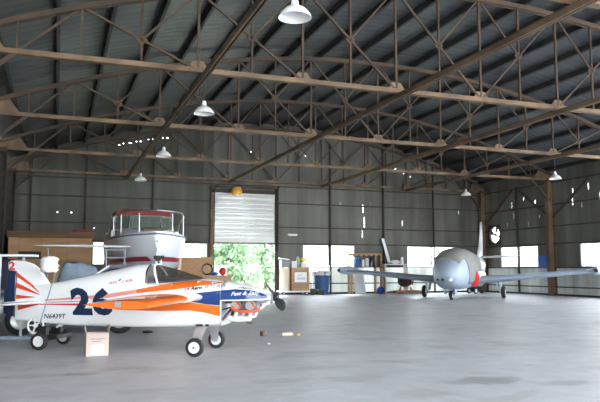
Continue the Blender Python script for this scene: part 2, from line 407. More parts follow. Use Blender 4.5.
MB().mm((10.8, YB - .12, 0), (XR, YB - .03, .09)).build('baseboard_rear', M['dark_iron'], wb)
MB().mm((XR - .12, YR, 0), (XR - .03, YB, .09)).build('baseboard_right', M['dark_iron'], wr)

def window(i, a, b, z0, z1, fn, label):
    f = MB(); t = .05
    def bx(u0, u1, v0, v1):
        p, q = fn(u0, -.04, v0), fn(u1, .04, v1); f.mm(p, q)
    bx(a, b, z0, z0 + t); bx(a, b, z1 - t, z1); bx(a, a + t, z0 + t, z1 - t); bx(b - t, b, z0 + t, z1 - t)
    o = f.build('window_%d' % i, M['sheet_white']); struct(o, label, 'window')
    c = (a + b) / 2
    MB().mm(fn(c - .04, -.05, z0), fn(c + .04, .05, z1)).build('mullion', M['rust_dark'], o)
    MB().mm(fn(a + t, -.004, z0 + t), fn(b - t, .004, z1 - t)).build('pane', M['glass_pane'], o)
n = 1
lab = ['bright window on the back wall left of the boat', 'bright window on the back wall right of the boat', 'white glaring double window on the back wall above the blue barrel',
       'white glaring double window on the back wall left of the jet nose']
for w, l in zip(BWIN, lab): window(n, *w, lambda u, d, v: (u, YB + d, v), l); n += 1
lab = ['white window on the right wall above the jet tailplane', 'white window at the right edge beyond the jet wing tip', 'window on the right wall outside the view', 'window on the right wall nearer the front', 'window on the right wall at the front']
for w, l in zip(RWIN[:2], lab): window(n, *w, lambda u, d, v: (XR + d, u, v), l); n += 1

# roller door ---------------------------------------------------------------
door = MB().mm((7.13, YB - .16, 0), (7.27, YB - .02, 5.45)).build('door_1', M['rust_light']); struct(door, 'white sectional overhead door half raised in the back wall', 'door')
MB().mm((10.52, YB - .16, 0), (10.66, YB - .02, 5.45)).build('jamb', M['rust_dark'], door)
MB().mm((7.13, YB - .16, 5.12), (10.66, YB - .02, 5.3)).build('header', M['rust_dark'], door)
z = 2.62
for i in range(5):
    b = MB(); zz = z + i * .5
    b.mm((7.27, YB - .12, zz), (10.52, YB - .075, zz + .5))
    for (xa, xb) in ((7.34, 8.83), (8.97, 10.45)):
        for k in range(2): b.mm((xa, YB - .132, zz + .06 + k * .21), (xb, YB - .118, zz + .22 + k * .21))
    b.mm((8.85, YB - .14, zz + .006), (8.95, YB - .11, zz + .494))
    o = b.build('door_panel', M['door_sheet'], door)
    MB().mm((7.27, YB - .145, zz - .012), (10.52, YB - .118, zz + .022)).build('panel_seam', M['alu_grey'], o)
MB().mm((7.27, YB - .15, 2.56), (10.52, YB - .07, 2.62)).build('bottom_rail', M['rust_light'], door)
for x in (7.3, 10.49):
    MB().tube([(x, YB - .2, .1), (x, YB - .2, 5.0), (x, YB - .35, 5.3), (x, YB - .9, 5.42)], .03, 6).build('track', M['dark_iron'], door)
MB().tube([(10.58, YB - .22, 5.4), (10.6, YB - .22, 2.2), (10.64, YB - .22, 2.2), (10.64, YB - .22, 5.4)], .018, 6).build('chain', M['dark_iron'], door)
MB().cyl((7.2, YB - .25, 5.42), (10.6, YB - .25, 5.42), .035, 8).build('shaft', M['rust'], door)

# ------------------------------------------------------------------ trusses
P0 = -2.2; PW = 1.27; NP = 20
def node(k): return P0 + PW * k
def truss(y, label):
    t = thing('roof_truss', (0, y, ZC), label, 'truss', 'rusty bowstring trusses under the roof')
    def P(x, z): return V((x, 0, z - ZC))
    c = MB(); xs = [node(k) for k in range(NP + 1)]
    for d in (-.055, .055):
        rings = []
        for x in xs:
            z = arc(x); rings.append([P(x, z - .06) + V((0, d - .035, 0)), P(x, z - .06) + V((0, d + .035, 0)), P(x, z + .06) + V((0, d + .035, 0)), P(x, z + .06) + V((0, d - .035, 0))])
        c.loft(rings)
    c.build('top_chord', M['rust'], t)
    b = MB()
    for d in (-.055, .055): b.box((XC, d, 0), (NP * PW, .065, .105))
    b.box((XC, 0, -.05), (NP * PW, .17, .016))
    b.build('bottom_chord', M['rust_light'], t)
    for k in range(1, NP):
        x = node(k)
        MB().bar(P(x, ZC), P(x, arc(x)), .055 if k % 2 == 0 else .045, .06, (0, 1, 0)).build('web_post', M['rust'], t)
    def dia(k0, z0, k1, z1, w=.05):
        MB().bar(P(node(k0), z0), P(node(k1), z1), w, .06, (0, 1, 0)).build('web_diagonal', M['rust'], t)
    for sgn in (1, -1):
        K = (lambda k: k) if sgn == 1 else (lambda k: NP - k)
        A = lambda k: arc(node(K(k)))
        dia(K(1), ZC, K(2), A(2))
        for k in (2, 4, 6, 8):
            dia(K(k), A(k), K(k + 2), ZC)
            zm = (A(k) + ZC) / 2
            MB().bar(P(node(K(k + 1)), zm), P(node(K(k + 2)), A(k + 2)), .045, .045, (0, 1, 0)).build('sub_strut', M['rust'], t)
            g = MB(); g.box(P(node(K(k + 1)), zm), (.19, .03, .19), Matrix.Rotation(PI / 4, 3, 'Y')); g.build('gusset', M['rust'], t)
            g = MB(); g.prism([(-.26, 0), (.26, 0), (.12, .22), (-.12, .22)], lambda u, v, d: V((node(K(k + 2)) + u, d, v)), -.02, .02)
            if sgn == 1 or k != 8: g.build('gusset', M['rust_light'], t)
        g = MB(); e = node(K(0)); q = node(K(1))
        g.prism([(e, 0), (q - (q - e) * .15, 0), (q - (q - e) * .45, A(.6) - ZC), (e, A(0) - ZC)], lambda u, v, d: V((u, d, v)), -.015, .015)
        g.build('gusset', M['rust_light'], t)
        MB().bar(P(node(K(1)), ZC), P(node(K(0)) + sgn * .1, ZC - 1.05), .09, .07, (0, 1, 0)).build('knee_brace', M['rust'], t)
    return t
for y, l in zip(TY[1:] + [TYB], ['rusty roof truss nearest the camera, only its lower bar showing in the top right corner', 'rusty steel bowstring roof truss crossing the top of the view, nearest fully seen',
                        'rusty steel bowstring roof truss second in depth, over the racing plane and boat', 'rusty steel bowstring roof truss third in depth, meeting the right wall column',
                        'rusty steel bowstring roof truss against the back wall above the white door']):
    truss(y, l)
# longitudinal ties
for x, l in ((node(4) + .15, 'leftmost long rusty steel beam running back under the roof towards the boat'), (node(8) + .1, 'long rusty steel beam running back under the roof to the overhead door'),
             (node(12) + .05, 'long rusty steel beam running back under the roof right of the overhead door'), (node(16) + .05, 'rightmost long rusty steel beam under the roof above the jet')):
    t = thing('tie_beam', (x, 0, ZC), l, 'beam', 'long beams under the trusses')
    for d in (-.04, .04):
        MB().bar((d, 7.0, -.12), (d, YB - .2, -.12), .04, .12).build('channel', M['rust_beam'], t)
    MB().bar((0, 7.0, -.055), (0, YB - .2, -.055), .12, .012).build('cap_plate', M['rust'], t)

# columns
def column(x, y, sgn, label, braces):
    t = thing('steel_column', (x, y, 0), label, 'column', 'rusty steel columns along the walls')
    b = MB(); b.box((sgn * -.17, 0, 2.9), (.03, .26, 5.8)); b.box((sgn * .17, 0, 2.9), (.03, .26, 5.8)); b.box((0, 0, 2.9), (.34, .025, 5.8))
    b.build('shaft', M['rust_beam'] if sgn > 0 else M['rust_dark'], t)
    MB().box((0, 0, .015), (.5, .4, .03)).build('base_plate', M['rust_dark'], t)
    MB().box((0, 0, 5.72), (.42, .34, .14)).build('cap', M['rust'], t)
    for d in braces:
        MB().bar((sgn * .1, d * .1, 3.85), (sgn * .1, d * 2.55, 5.55), .09, .08, (1, 0, 0)).build('knee_brace', M['rust'], t)
column(XR - .20, 26.74, 1, 'tall rusty steel column on the right wall behind the jet wing', (-1, 1))
column(XR - .20, YB - .3, 1, 'rusty steel column in the far right corner beside the jet fin', (-1,))
column(XR - .20, 20.7, 1, 'rusty steel column on the right wall outside the view', (1,))
column(XL + .3, 26.74, -1, 'dark rusty steel column on the left wall beside the plywood room', ())
column(XL + .3, YB - .3, -1, 'rusty steel column in the far left corner', ())
column(XL + .3, 20.7, -1, 'rusty steel column on the left wall outside the view', ())
# ------------------------------------------------------------------ pendant lamps
def lamp(x, y, label):
    t = thing('pendant_lamp', (x, y, 4.78), label, 'lamp', 'white enamel pendant lamps hung from the beams')
    MB().cyl((0, 0, .28), (0, 0, .82), .012, 8).build('rod', M['dark_iron'], t)
    MB().lathe([(.02, .30), (.04, .29), (.055, .21), (.05, .15)], n=16).build('socket', M['white_metal'], t, smooth=40)
    pr = [(.05, .19), (.085, .165), (.15, .125), (.20, .075), (.228, .03), (.238, 0), (.230, 0), (.218, .028), (.19, .07), (.145, .115), (.08, .15), (.03, .16)]
    MB().lathe(pr, n=28).build('shade', M['white_metal'], t, smooth=50)
    MB().lathe([(.0, .05), (.025, .06), (.035, .09), (.025, .13), (.02, .16)], n=14).build('bulb', M['white_plastic'], t, smooth=60)
LX, RX = node(4) + .15, node(16) + .05
for x, y, l in ((LX, 8.5, 'largest white pendant lamp hanging at the top centre of the view'), (LX, 14.65, 'white pendant lamp on the left beam, second nearest after the large one'),
                (LX, 20.7, 'white pendant lamp hanging above and left of the boat canopy, the upper one'), (LX, 26.74, 'white pendant lamp low above the boat, farthest on the left beam'),
                (RX, 20.7, 'white pendant lamp hanging before the right wall column'), (RX, 26.74, 'small white pendant lamp hanging near the far right corner above the jet')):
    lamp(x, y, l)
t = thing('barn_lamp', (8.38, YB - .45, 4.98), 'amber bowl lamp hanging in front of the white overhead door', 'lamp')
MB().lathe([(.06, .42), (.2, .40), (.27, .2), (.25, .06), (.2, 0), (.19, .01), (.22, .08), (.24, .2), (.17, .38)], n=24).build('shade', M['amber'], t, smooth=50)
MB().lathe([(0.0, -.04), (.12, .0), (.19, .05), (.19, .08)], n=20).build('lens', M['white_plastic'], t, smooth=60)
MB().bar((0, .3, .48), (0, 0, .44), .04, .04).build('bracket', M['dark_iron'], t)
t = thing('wall_light', (11.45, YB - .16, 3.03), 'small white strip light fixed on the grey back wall right of the door', 'light')
MB().box((0, .02, .04), (.5, .1, .07)).build('housing', M['white_metal'], t); MB().cyl((-.22, -.05, .0), (.22, -.05, .0), .02, 8).build('lamp_tube', M['white_plastic'], t)
# ================================================================== RACING AEROPLANE (local: x forward, y to its far side, z up)
RZ = math.radians(-29)
plane = thing('racing_aeroplane', (2.2, 10.2, 0), 'white racing aeroplane with orange stripes, blue cowl and number 26', 'aeroplane', rz=RZ)
#        s     zb    zs    zt    a
FSEC = [(-3.18, .46, .84, 1.00, .030), (-2.61, .41, .86, 1.03, .12), (-2.1, .385, .90, 1.13, .20), (-1.6, .38, .93, 1.235, .255),
        (-1.07, .378, .96, 1.345, .295), (-.90, .38, .97, 1.345, .30), (-.5, .385, .94, 1.10, .312), (-.1, .40, .92, 1.12, .312), (.10, .412, .905, 1.11, .308), (.30, .423, .885, 1.085, .30)]
CSEC = [(.30, .79, .885, 1.085, .30), (.68, .79, .88, 1.02, .265), (.90, .80, .87, .965, .20), (1.02, .81, .86, .915, .12)]
def fsec(s, tab=None):
    if tab is None: tab = FSEC if s < .30 else CSEC
    return interp(s, tab)
def half(s, z):
    zb, zs, zt, a = fsec(s)
    if z < zs:
        if s >= .30: return a + .008
        return a * max(0., 1 - min(1, (zs - z) / (zs - zb)) ** 7) ** (1 / 7)
    return a * max(0., 1 - min(1, (z - zs) / (zt - zs)) ** 2.2) ** (1 / 2.2) + (.008 if s >= .30 else 0)
def fring(s, tab):
    zb, zs, zt, a = interp(s, tab); pts = []
    for k in range(40):
        th = 2 * PI * k / 40; c, q = math.cos(th), math.sin(th)
        if q >= 0: e = 2 / 2.2; z = zs + (zt - zs) * abs(q) ** e; y = a * math.copysign(abs(c) ** e, c)
        else: e = 2 / 7.; z = zs - (zs - zb) * abs(q) ** e; y = a * math.copysign(abs(c) ** e, c)
        pts.append(V((s, y, z)))
    return pts
FW = [x for x in FSEC if x[0] >= -.5]
FWD = [(-.90, .38, .93, 1.085, .305)] + FW
b = MB()
b.loft([fring(-3.18 + i * (2.28) / 24, [x for x in FSEC if x[0] <= -.89]) for i in range(25)])
b.loft([fring(-.90 + i * 1.2 / 14, FWD) for i in range(15)])
fus = b.build('fuselage', M['white_paint'], plane, smooth=35)
b = MB()
rings = []
for i in range(13):
    s = .301 + i * .719 / 12; zb, zs, zt, a = interp(s, CSEC); r = []
    for k in range(21):
        th = PI * k / 20; c, q = math.cos(th), math.sin(th); e = 2 / 2.2
        r.append(V((s, a * math.copysign(abs(c) ** e, c), zs + (zt - zs) * abs(q) ** e)))
    r = [V((s, a, zb))] + r + [V((s, -a, zb))]
    rings.append(r)
b.sheet(rings)
cowl = b.build('cowling', M['white_paint'], plane, smooth=40, solid=.012)
MB().box((.30, 0, .65), (.02, .56, .44)).build('firewall', M['alu'], plane)

def decal(name, poly, m, off=.005, parent=None, t=None):
    """a painted marking that hugs the near side of the fuselage; poly in (s, z)"""
    bm = bmesh.new(); vs = [bm.verts.new((s, 0, z)) for s, z in poly]; bm.faces.new(vs)
    bmesh.ops.triangulate(bm, faces=bm.faces)
    for _ in range(4):
        es = [e for e in bm.edges if e.calc_length() > .06]
        if not es: break
        bmesh.ops.subdivide_edges(bm, edges=es, cuts=1)
        bmesh.ops.triangulate(bm, faces=[f for f in bm.faces if len(f.verts) > 3])
    for v in bm.verts: v.co.y = -(half(v.co.x, v.co.z) + off) if t is None else t
    me = bpy.data.meshes.new(name); bm.to_mesh(me); bm.free(); me.materials.append(m)
    o = bpy.data.objects.new(name, me); COL.objects.link(o); o.parent = parent or plane; return o
def lettering(name, txt, s0, z0, s1, z1, m, slope=0., shear=0., bold=0., parent=None, off=.007, fn=None):
    cu = bpy.data.curves.new(name, 'FONT'); cu.body = txt; cu.offset = bold; cu.shear = shear; cu.resolution_u = 3
    to = bpy.data.objects.new(name, cu); COL.objects.link(to)
    me = bpy.data.meshes.new_from_object(to); bpy.data.objects.remove(to); bpy.data.curves.remove(cu)
    me.name = name
    bm = bmesh.new(); bm.from_mesh(me)
    bmesh.ops.triangulate(bm, faces=bm.faces)
    xs = [v.co.x for v in bm.verts]; ys = [v.co.y for v in bm.verts]
    xa, xb, ya, yb = min(xs), max(xs), min(ys), max(ys)
    for v in bm.verts:
        u = (v.co.x - xa) / (xb - xa); q = (v.co.y - ya) / (yb - ya)
        s = s0 + (s1 - s0) * u; v.co = V((s, 0, z0 + (z1 - z0) * q + slope * (s - s0)))
    for _ in range(3):
        es = [e for e in bm.edges if e.calc_length() > .09]
        if not es: break
        bmesh.ops.subdivide_edges(bm, edges=es, cuts=1)
        bmesh.ops.triangulate(bm, faces=[f for f in bm.faces if len(f.verts) > 3])
    for v in bm.verts: v.co = fn(v.co.x, v.co.z) if fn else V((v.co.x, -(half(v.co.x, v.co.z) + off), v.co.z))
    bm.to_mesh(me); bm.free(); me.materials.clear(); me.materials.append(m)
    o = bpy.data.objects.new(name, me); COL.objects.link(o); o.parent = parent or plane; return o
decal('stripe', [(-2.62, .785), (-1.54, .878), (-1.02, .956), (-1.02, .897), (-1.51, .823), (-2.62, .765)], M['pink'])
decal('stripe', [(-1.02, .956), (-.463, 1.055), (-.082, 1.10), (.379, 1.06), (.0, 1.02), (-.38, .962), (-.931, .907), (-1.02, .897)], M['orange'])
decal('stripe', [(-1.02, .640), (-.638, .732), (-.169, .768), (.298, .717), (.298, .563), (.066, .616), (-.167, .647), (-.636, .635)], M['orange'])
decal('blue_panel', [(-.169, .78), (-.124, .862), (-.052, .91), (.215, .938), (.296, .947), (.296, .724), (.064, .745)], M['blue'])
decal('blue_panel', [(.302, .948), (.516, .965), (.75, .95), (.9, .91), (.985, .868), (.99, .845), (.97, .825), (.302, .806)], M['blue'], parent=cowl)
decal('pinstripe', [(.302, .806), (.97, .825), (.97, .812), (.302, .793)], M['white_ink'], .006, cowl)
decal('stripe', [(-3.14, .712), (-3.12, .61), (-2.70, .712)], M['red_orange'])
decal('stripe', [(-2.709, .716), (-1.95, .735), (-1.80, .72), (-1.95, .70), (-2.709, .703)], M['red_ink'])
decal('pinstripe', [(-2.55, .745), (-1.9, .775), (-1.9, .765), (-2.55, .738)], M['blue'])
# number, registration and sponsor lettering
def num(txt, s0, s1):
    o = lettering('race_number', txt, s0, .555, s1, .975, M['navy'], bold=.055)
    for v in o.data.vertices:
        v.co.x -= (v.co.z - .765) * .20; v.co.y = -(half(v.co.x, v.co.z) + .009)
num('2', -2.13, -1.78); num('6', -1.765, -1.42)
lettering('registration', 'N6439T', -2.62, .488, -2.22, .562, M['navy'], slope=.02, shear=.15, bold=.015)
lettering('lettering', 'JETLAW', .04, .962, .385, 1.026, M['grey_ink'], slope=.06, shear=.1, bold=.012, off=.010)
lettering('lettering', 'Aero', -.165, .945, .015, 1.005, M['black_ink'], slope=.10, shear=.2, bold=.035)
lettering('lettering', 'S4', -.265, .937, -.175, .992, M['red_ink'], slope=.10, shear=.2, bold=.03)
lettering('lettering', 'Fast & Easy', .46, .853, .89, .922, M['white_ink'], slope=.055, shear=.35, bold=.015, parent=cowl)
decal('emblem', [(.50, .972), (.56, .995), (.66, 1.0), (.60, .985), (.62, .978), (.55, .978)], M['yellow_ink'], .006, cowl)
lettering('lettering', 'Racing', .60, .965, .78, 1.0, M['black_ink'], slope=-.05, shear=.3, bold=.025, parent=cowl)
lettering('lettering', 'AVI', -1.49, 1.03, -1.36, 1.07, M['red_ink'], slope=.1, bold=.01)
lettering('lettering', 'AIR', -1.22, 1.062, -1.09, 1.102, M['red_ink'], slope=.1, bold=.01)
decal('emblem', [(-1.34, 1.075), (-1.32, 1.105), (-1.285, 1.12), (-1.30, 1.09)], M['navy'], .006)
decal('emblem', [(-1.29, 1.05), (-1.255, 1.065), (-1.24, 1.095), (-1.265, 1.07)], M['navy'], .006)
# canopy
b = MB(); cs = [(-.895, 1.05, .27, 1.335), (-.80, 1.05, .27, 1.335), (-.65, 1.055, .268, 1.30), (-.45, 1.065, .262, 1.25), (-.28, 1.08, .25, 1.195), (-.12, 1.10, .22, 1.145), (-.04, 1.105, .17, 1.12)]
rows = []
for s, zb, a, zt in cs:
    rows.append([V((s, a * math.cos(PI * k / 16), zb + (zt - zb) * abs(math.sin(PI * k / 16)) ** .85)) for k in range(17)])
can = MB().sheet(rows).build('canopy', M['glass_dark'], plane, smooth=60)
def bow(s, zb, a, zt, lean=0.): return [V((s + lean * (1 - math.sin(PI * k / 16)), a * math.cos(PI * k / 16), zb + (zt - zb) * abs(math.sin(PI * k / 16)) ** .85)) for k in range(17)]
MB().tube(bow(-.82, 1.05, .272, 1.338, .12), .018, 6).build('canopy_bow', M['white_paint'], can, smooth=50)
MB().tube(bow(-.893, 1.05, .272, 1.34), .012, 6).build('canopy_rail', M['navy'], can, smooth=50)
MB().box((-.62, 0, 1.06), (.38, .34, .20)).build('headrest', M['black'], plane, bevel=.04)
# fin and rudder
b = MB()
def foil_prism(poly, th, m, name, parent, c=None):
    cx = sum(p[0] for p in poly) / len(poly); cz = sum(p[1] for p in poly) / len(poly)
    inn = [(cx + (p[0] - cx) * .9, cz + (p[1] - cz) * .93) for p in poly]
    q = MB(); n_ = len(poly)
    rings = [[V((x, -th, z)) for x, z in inn], [V((x, -th * .45, z)) for x, z in poly], [V((x, th * .45, z)) for x, z in poly], [V((x, th, z)) for x, z in inn]]
    return q.loft(rings).build(name, m, parent, smooth=30)
fin = foil_prism([(-3.18, .95), (-3.19, 1.24), (-3.335, 1.25), (-3.342, 1.375), (-3.29, 1.404), (-3.04, 1.39), (-2.90, 1.347), (-2.79, 1.27), (-2.70, 1.15), (-2.60, 1.02), (-2.65, .95)], .028, M['white_paint'], 'fin', plane)
rud = foil_prism([(-3.195, .50), (-3.195, 1.225), (-3.33, 1.225), (-3.40, .9), (-3.40, .56)], .02, M['navy'], 'rudder', plane)
for poly in ([(-3.175, 1.218), (-3.175, 1.146), (-2.72, .886), (-2.74, .91)], [(-3.175, 1.046), (-3.175, .965), (-2.716, .853), (-2.74, .875)], [(-3.172, .856), (-3.169, .786), (-2.781, .82)]):
    o = decal('stripe', poly, M['red_orange'], parent=plane)
    for v in o.data.vertices: v.co.y = -max(half(v.co.x, v.co.z) if v.co.z < 1.02 else 0, .030) - .004
lettering('race_number', '2', -3.325, 1.252, -3.21, 1.385, M['red_ink'], bold=.03, parent=fin, fn=lambda s, z: V((s, -.034, z)))
# wings
def airfoil(le, te, zc, th, y, n=12):
    up = []; lo = []
    for k in range(n + 1):
        x = .5 * (1 - math.cos(PI * k / n)); t = th / .2 * (.2969 * math.sqrt(x) - .126 * x - .3516 * x * x + .2843 * x ** 3 - .1036 * x ** 4) * 1.0
        up.append(V((le + (te - le) * x, y, zc + t))); lo.append(V((le + (te - le) * x, y, zc - t)))
    return up + lo[-2:0:-1]
b = MB(); ws = [(.26, .0, -1.18, .845, .145), (.9, .0, -1.10, .842, .14), (1.7, .0, -.98, .835, .13), (2.25, .0, -.89, .825, .125), (2.30, -.03, -.87, .825, .10)]
for sg, nm in ((-1, 'wing'), (1, 'wing')):
    q = MB().loft([airfoil(le, te, zc, th, sg * y) for y, le, te, zc, th in ws[1:]])
    wng = q.build('wing', M['orange'], plane, smooth=40)
    q = MB().loft([airfoil(le + .004, te, zc, th + .004, sg * y) for y, le, te, zc, th in ((.24, .03, -1.20, .845, .155), (.62, .005, -1.14, .843, .148))])
    q.build('wing_root', M['white_paint'], wng, smooth=40)
    if sg == -1: MB().box((-.42, -2.302, .835), (.075, .012, .07)).build('tip_plate', M['alu'], wng)
# tailplane
for sg in (-1, 1):
    tp = MB().loft([airfoil(le, te, .735, th, sg * y, 8) for y, le, te, th in ((.03, -2.66, -3.16, .05), (.5, -2.74, -3.16, .045), (1.05, -2.86, -3.14, .03))]).build('tailplane', M['white_paint'], plane, smooth=40)
    for k in range(3):
        y0 = .62 + k * .13
        q = MB(); q.prism([(-3.13, y0), (-2.95, y0 + .05), (-2.95, y0 + .11), (-3.13, y0 + .06)], lambda u, v, d: V((u, sg * v, d)), .757, .760); q.build('stripe', M['navy'], tp)
    MB().loft([airfoil(le, te, .735, th, sg * y, 8) for y, le, te, th in ((.03, -3.165, -3.32, .03), (1.05, -3.145, -3.25, .02))]).build('elevator', M['white_paint'], plane, smooth=40)
# undercarriage
def wheel(parent, c, r, w, axis=(0, 1, 0), hubm=None, name='wheel'):
    a = V(axis).normalized(); hw = w / 2
    o = MB().lathe([(r * .55, -hw * .8), (r * .8, -hw), (r * .95, -hw * .8), (r, -hw * .3), (r, hw * .3), (r * .95, hw * .8), (r * .8, hw), (r * .55, hw * .8)], c, a, 28).build(name, M['tyre'], parent, smooth=50)
    MB().lathe([(r * .03, -hw * 1.05), (r * .16, -hw * 1.05), (r * .18, -hw * .86), (r * .50, -hw * .84), (r * .58, -hw * 1.0), (r * .62, -hw * .9), (r * .62, hw * .9), (r * .58, hw * 1.0), (r * .50, hw * .84), (r * .18, hw * .86), (r * .16, hw * 1.05), (r * .03, hw * 1.05)], c, a, 24).build('hub', hubm or M['white_metal'], o, smooth=40)
    return o
for sg in (-1, 1):
    q = MB(); lt = .075
    q.loft([[V((x0, y - lt * .12, z)), V((x1, y - lt * .12, z)), V((x1, y + lt * .12, z)), V((x0, y + lt * .12, z))] for x0, x1, y, z in
            ((-.07, .10, sg * .20, .44), (-.07, .085, sg * .34, .37), (-.07, .065, sg * .43, .27), (-.065, .05, sg * .495, .145), (-.045, .03, sg * .50, .11))])
    q.build('gear_leg', M['alu'], plane, smooth=30)
    MB().cyl((0, sg * .48, .135), (0, sg * .62, .135), .018, 10).build('axle', M['steel'], plane)
    wheel(plane, (0, sg * .565, .135), .135, .10)
q = MB(); q.box((-.02, -.3, .43), (.10, .02, .03)); q.box((.10, -.3, .43), (.05, .02, .03)); q.build('gear_bracket', M['dark_iron'], plane)
wheel(plane, (-2.72, 0, .30), .06, .05, name='tail_wheel')
MB().bar((-2.72, 0, .31), (-2.55, 0, .42), .03, .03).build('tail_spring', M['steel'], plane)
# engine hanging open below the cowl
eng = MB().box((.62, 0, .70), (.40, .16, .17)).build('engine', M['gunmetal'], plane, bevel=.02)
MB().cyl((.8, 0, .78), (1.0, 0, .83), .05, 14).build('crankshaft_housing', M['alu'], eng)
for x in (.50, .72):
    for sg in (-1, 1):
        q = MB()
        for k in range(6): q.cyl((x, sg * (.08 + k * .022), .72), (x, sg * (.092 + k * .022), .72), .068, 14)
        q.cyl((x, sg * .08, .72), (x, sg * .22, .72), .052, 12); q.build('cylinder_barrel', M['alu'], eng)
        MB().tube([(x, sg * .18, .67), (x + .02, sg * .22, .60), (x, sg * .20, .545), (x - .08, sg * .17, .525)], .026, 10).build('exhaust_pipe', M['white_metal'], eng, smooth=60)
        MB().tube([(x, sg * .17, .78), (x + .05, sg * .23, .76), (x + .10, sg * .24, .69)], .011, 6).build('ignition_lead', M['hose_red'], eng, smooth=60)
MB().tube([(.40, -.17, .53), (.56, -.17, .515), (.70, -.17, .53)], .045, 12).build('muffler', M['white_metal'], eng, smooth=60)
MB().cyl((.70, -.16, .56), (.70, -.16, .50), .045, 14).build('carburettor', M['alu'], eng)
MB().tube([(.50, -.25, .655), (.62, -.26, .635), (.78, -.25, .64), (.88, -.2, .67)], .022, 8).build('intake_hose', M['hose_red'], eng, smooth=60)
MB().tube([(.46, -.25, .70), (.52, -.26, .65)], .03, 8).build('intake_hose', M['hose_red'], eng, smooth=60)
MB().tube([(.86, -.18, .66), (.95, -.14, .74), (1.0, -.09, .78)], .018, 8).build('breather_pipe', M['white_plastic'], eng, smooth=60)
MB().tube([(.62, .02, .62), (.66, -.02, .46), (.74, -.05, .44)], .016, 8).build('drain_pipe', M['rust_light'], eng, smooth=60)
q = MB()
for sg in (-1, 1):
    q.bar((.31, sg * .22, .50), (.47, sg * .09, .74), .028, .028); q.bar((.31, sg * .22, .80), (.47, sg * .09, .76), .024, .024)
q.bar((.31, -.24, .66), (.46, -.1, .70), .02, .02)
q.build('engine_mount', M['black'], plane)
MB().box((.40, -.05, .78), (.14, .2, .06)).build('battery', M['black'], plane)
# propeller at rest
pr_ = MB().lathe([(.0, 1.14), (.03, 1.135), (.055, 1.12), (.065, 1.09), (.065, 1.05), (.0, 1.05)], (0, 0, .845), (1, 0, 0), 20).build('spinner', M['black'], plane, smooth=60)
MB().cyl((1.00, 0, .845), (1.05, 0, .845), .10, 20).build('spinner_plate', M['alu'], pr_)
for sg in (1, -1):
    rows = []
    for k in range(9):
        r = .05 + k * .70 / 8; ch = [.06, .09, .125, .145, .15, .145, .13, .11, .06][k]; tw = math.radians(72 - 34 * k / 8)
        d = V((0, math.cos(math.radians(-18)) * sg, math.sin(math.radians(-18)) * sg)); e = V((1, 0, 0)); f = e.cross(d)
        cc = V((1.08, 0, .845)) + d * r; ax = (e * math.sin(tw) + f * math.cos(tw)); nn = ax.cross(d)
        th = .022 - .002 * k
        rows.append([cc + ax * ch * .5, cc + ax * ch * .2 + nn * th * .5, cc - ax * ch * .2 + nn * th * .4, cc - ax * ch * .5, cc - ax * ch * .2 - nn * th * .2, cc + ax * ch * .2 - nn * th * .2])
    MB().loft(rows).build('propeller_blade', M['black'], plane, smooth=50)
# mirror/camera pod on the canopy
# ------------------------------------------------------------------ tail dolly
dl = thing('tail_dolly', (-.02, 11.75, 0), 'two-wheeled black dolly with a tall handle under the racing aeroplane tail', 'dolly', rz=math.radians(63))
wheel(dl, (-.41, 0, .135), .135, .10, (1, 0, 0)); wheel(dl, (.41, 0, .125), .125, .10, (1, 0, 0))
MB().cyl((-.41, 0, .13), (.41, 0, .13), .02, 8).build('axle', M['dark_iron'], dl)
q = MB(); q.box((-.10, -.1, .20), (.5, .34, .07)); q.box((.12, -.02, .26), (.10, .18, .12)); q.box((-.34, -.02, .27), (.08, .16, .2)); q.build('cradle', M['black'], dl, bevel=.01)
def dloc(x, y, z): return Matrix.Rotation(-math.radians(63), 3, 'Z') @ (V((x, y, z)) - V((-.02, 11.75, 0)))
MB().tube([dloc(-.14, 11.62, .30), dloc(-.205, 11.19, .43), dloc(.027, 11.06, 1.33)], .009, 8).build('handle', M['grey_tube'], dl)
q = MB(); c0 = V((-.36, .10, .375))
q.tube([c0 + V((0, .13 * math.cos(2 * PI * k / 20), .13 * math.sin(2 * PI * k / 20))) for k in range(20)], .018, 6, closed=True)
for k in range(5): q.bar(c0, c0 + V((0, .13 * math.cos(2 * PI * k / 5), .13 * math.sin(2 * PI * k / 5))), .018, .02)
q.cyl(c0 + V((-.03, 0, 0)), c0 + V((.03, 0, 0)), .03, 10); q.build('hand_wheel', M['white_metal'], dl)
MB().box((.12, -.06, .33), (.16, .03, .05), Matrix.Rotation(.5, 3, 'X')).build('lever', M['white_metal'], dl)
q = MB(); q.tube([(-.30, .05, .17), (-.5, 1.4, .17)], .035, 8); q.build('tow_bar', M['grey_tube'], dl)
bag = MB(); rows = []
for k in range(10):
    z = 1.20 + k * .026; r = [.10, .125, .13, .12, .13, .125, .115, .13, .115, .07][k]
    rows.append([V((r * 1.0 * math.cos(2 * PI * j / 16) * (1 + .14 * math.sin(j * 3.1 + k * 1.9)), r * .7 * math.sin(2 * PI * j / 16) * (1 + .15 * math.cos(j * 2.3 + k * 2.7)), z + .012 * math.sin(j * 2 + k))) for j in range(16)])
bag.loft(rows); bo = bag.build('handle_bag', M['white_plastic'], None, smooth=60); bo.location = (-.10, 11.09, .02)
tag(bo, 'crumpled white plastic bag tied over the dolly handle by the tail fin', 'bag')

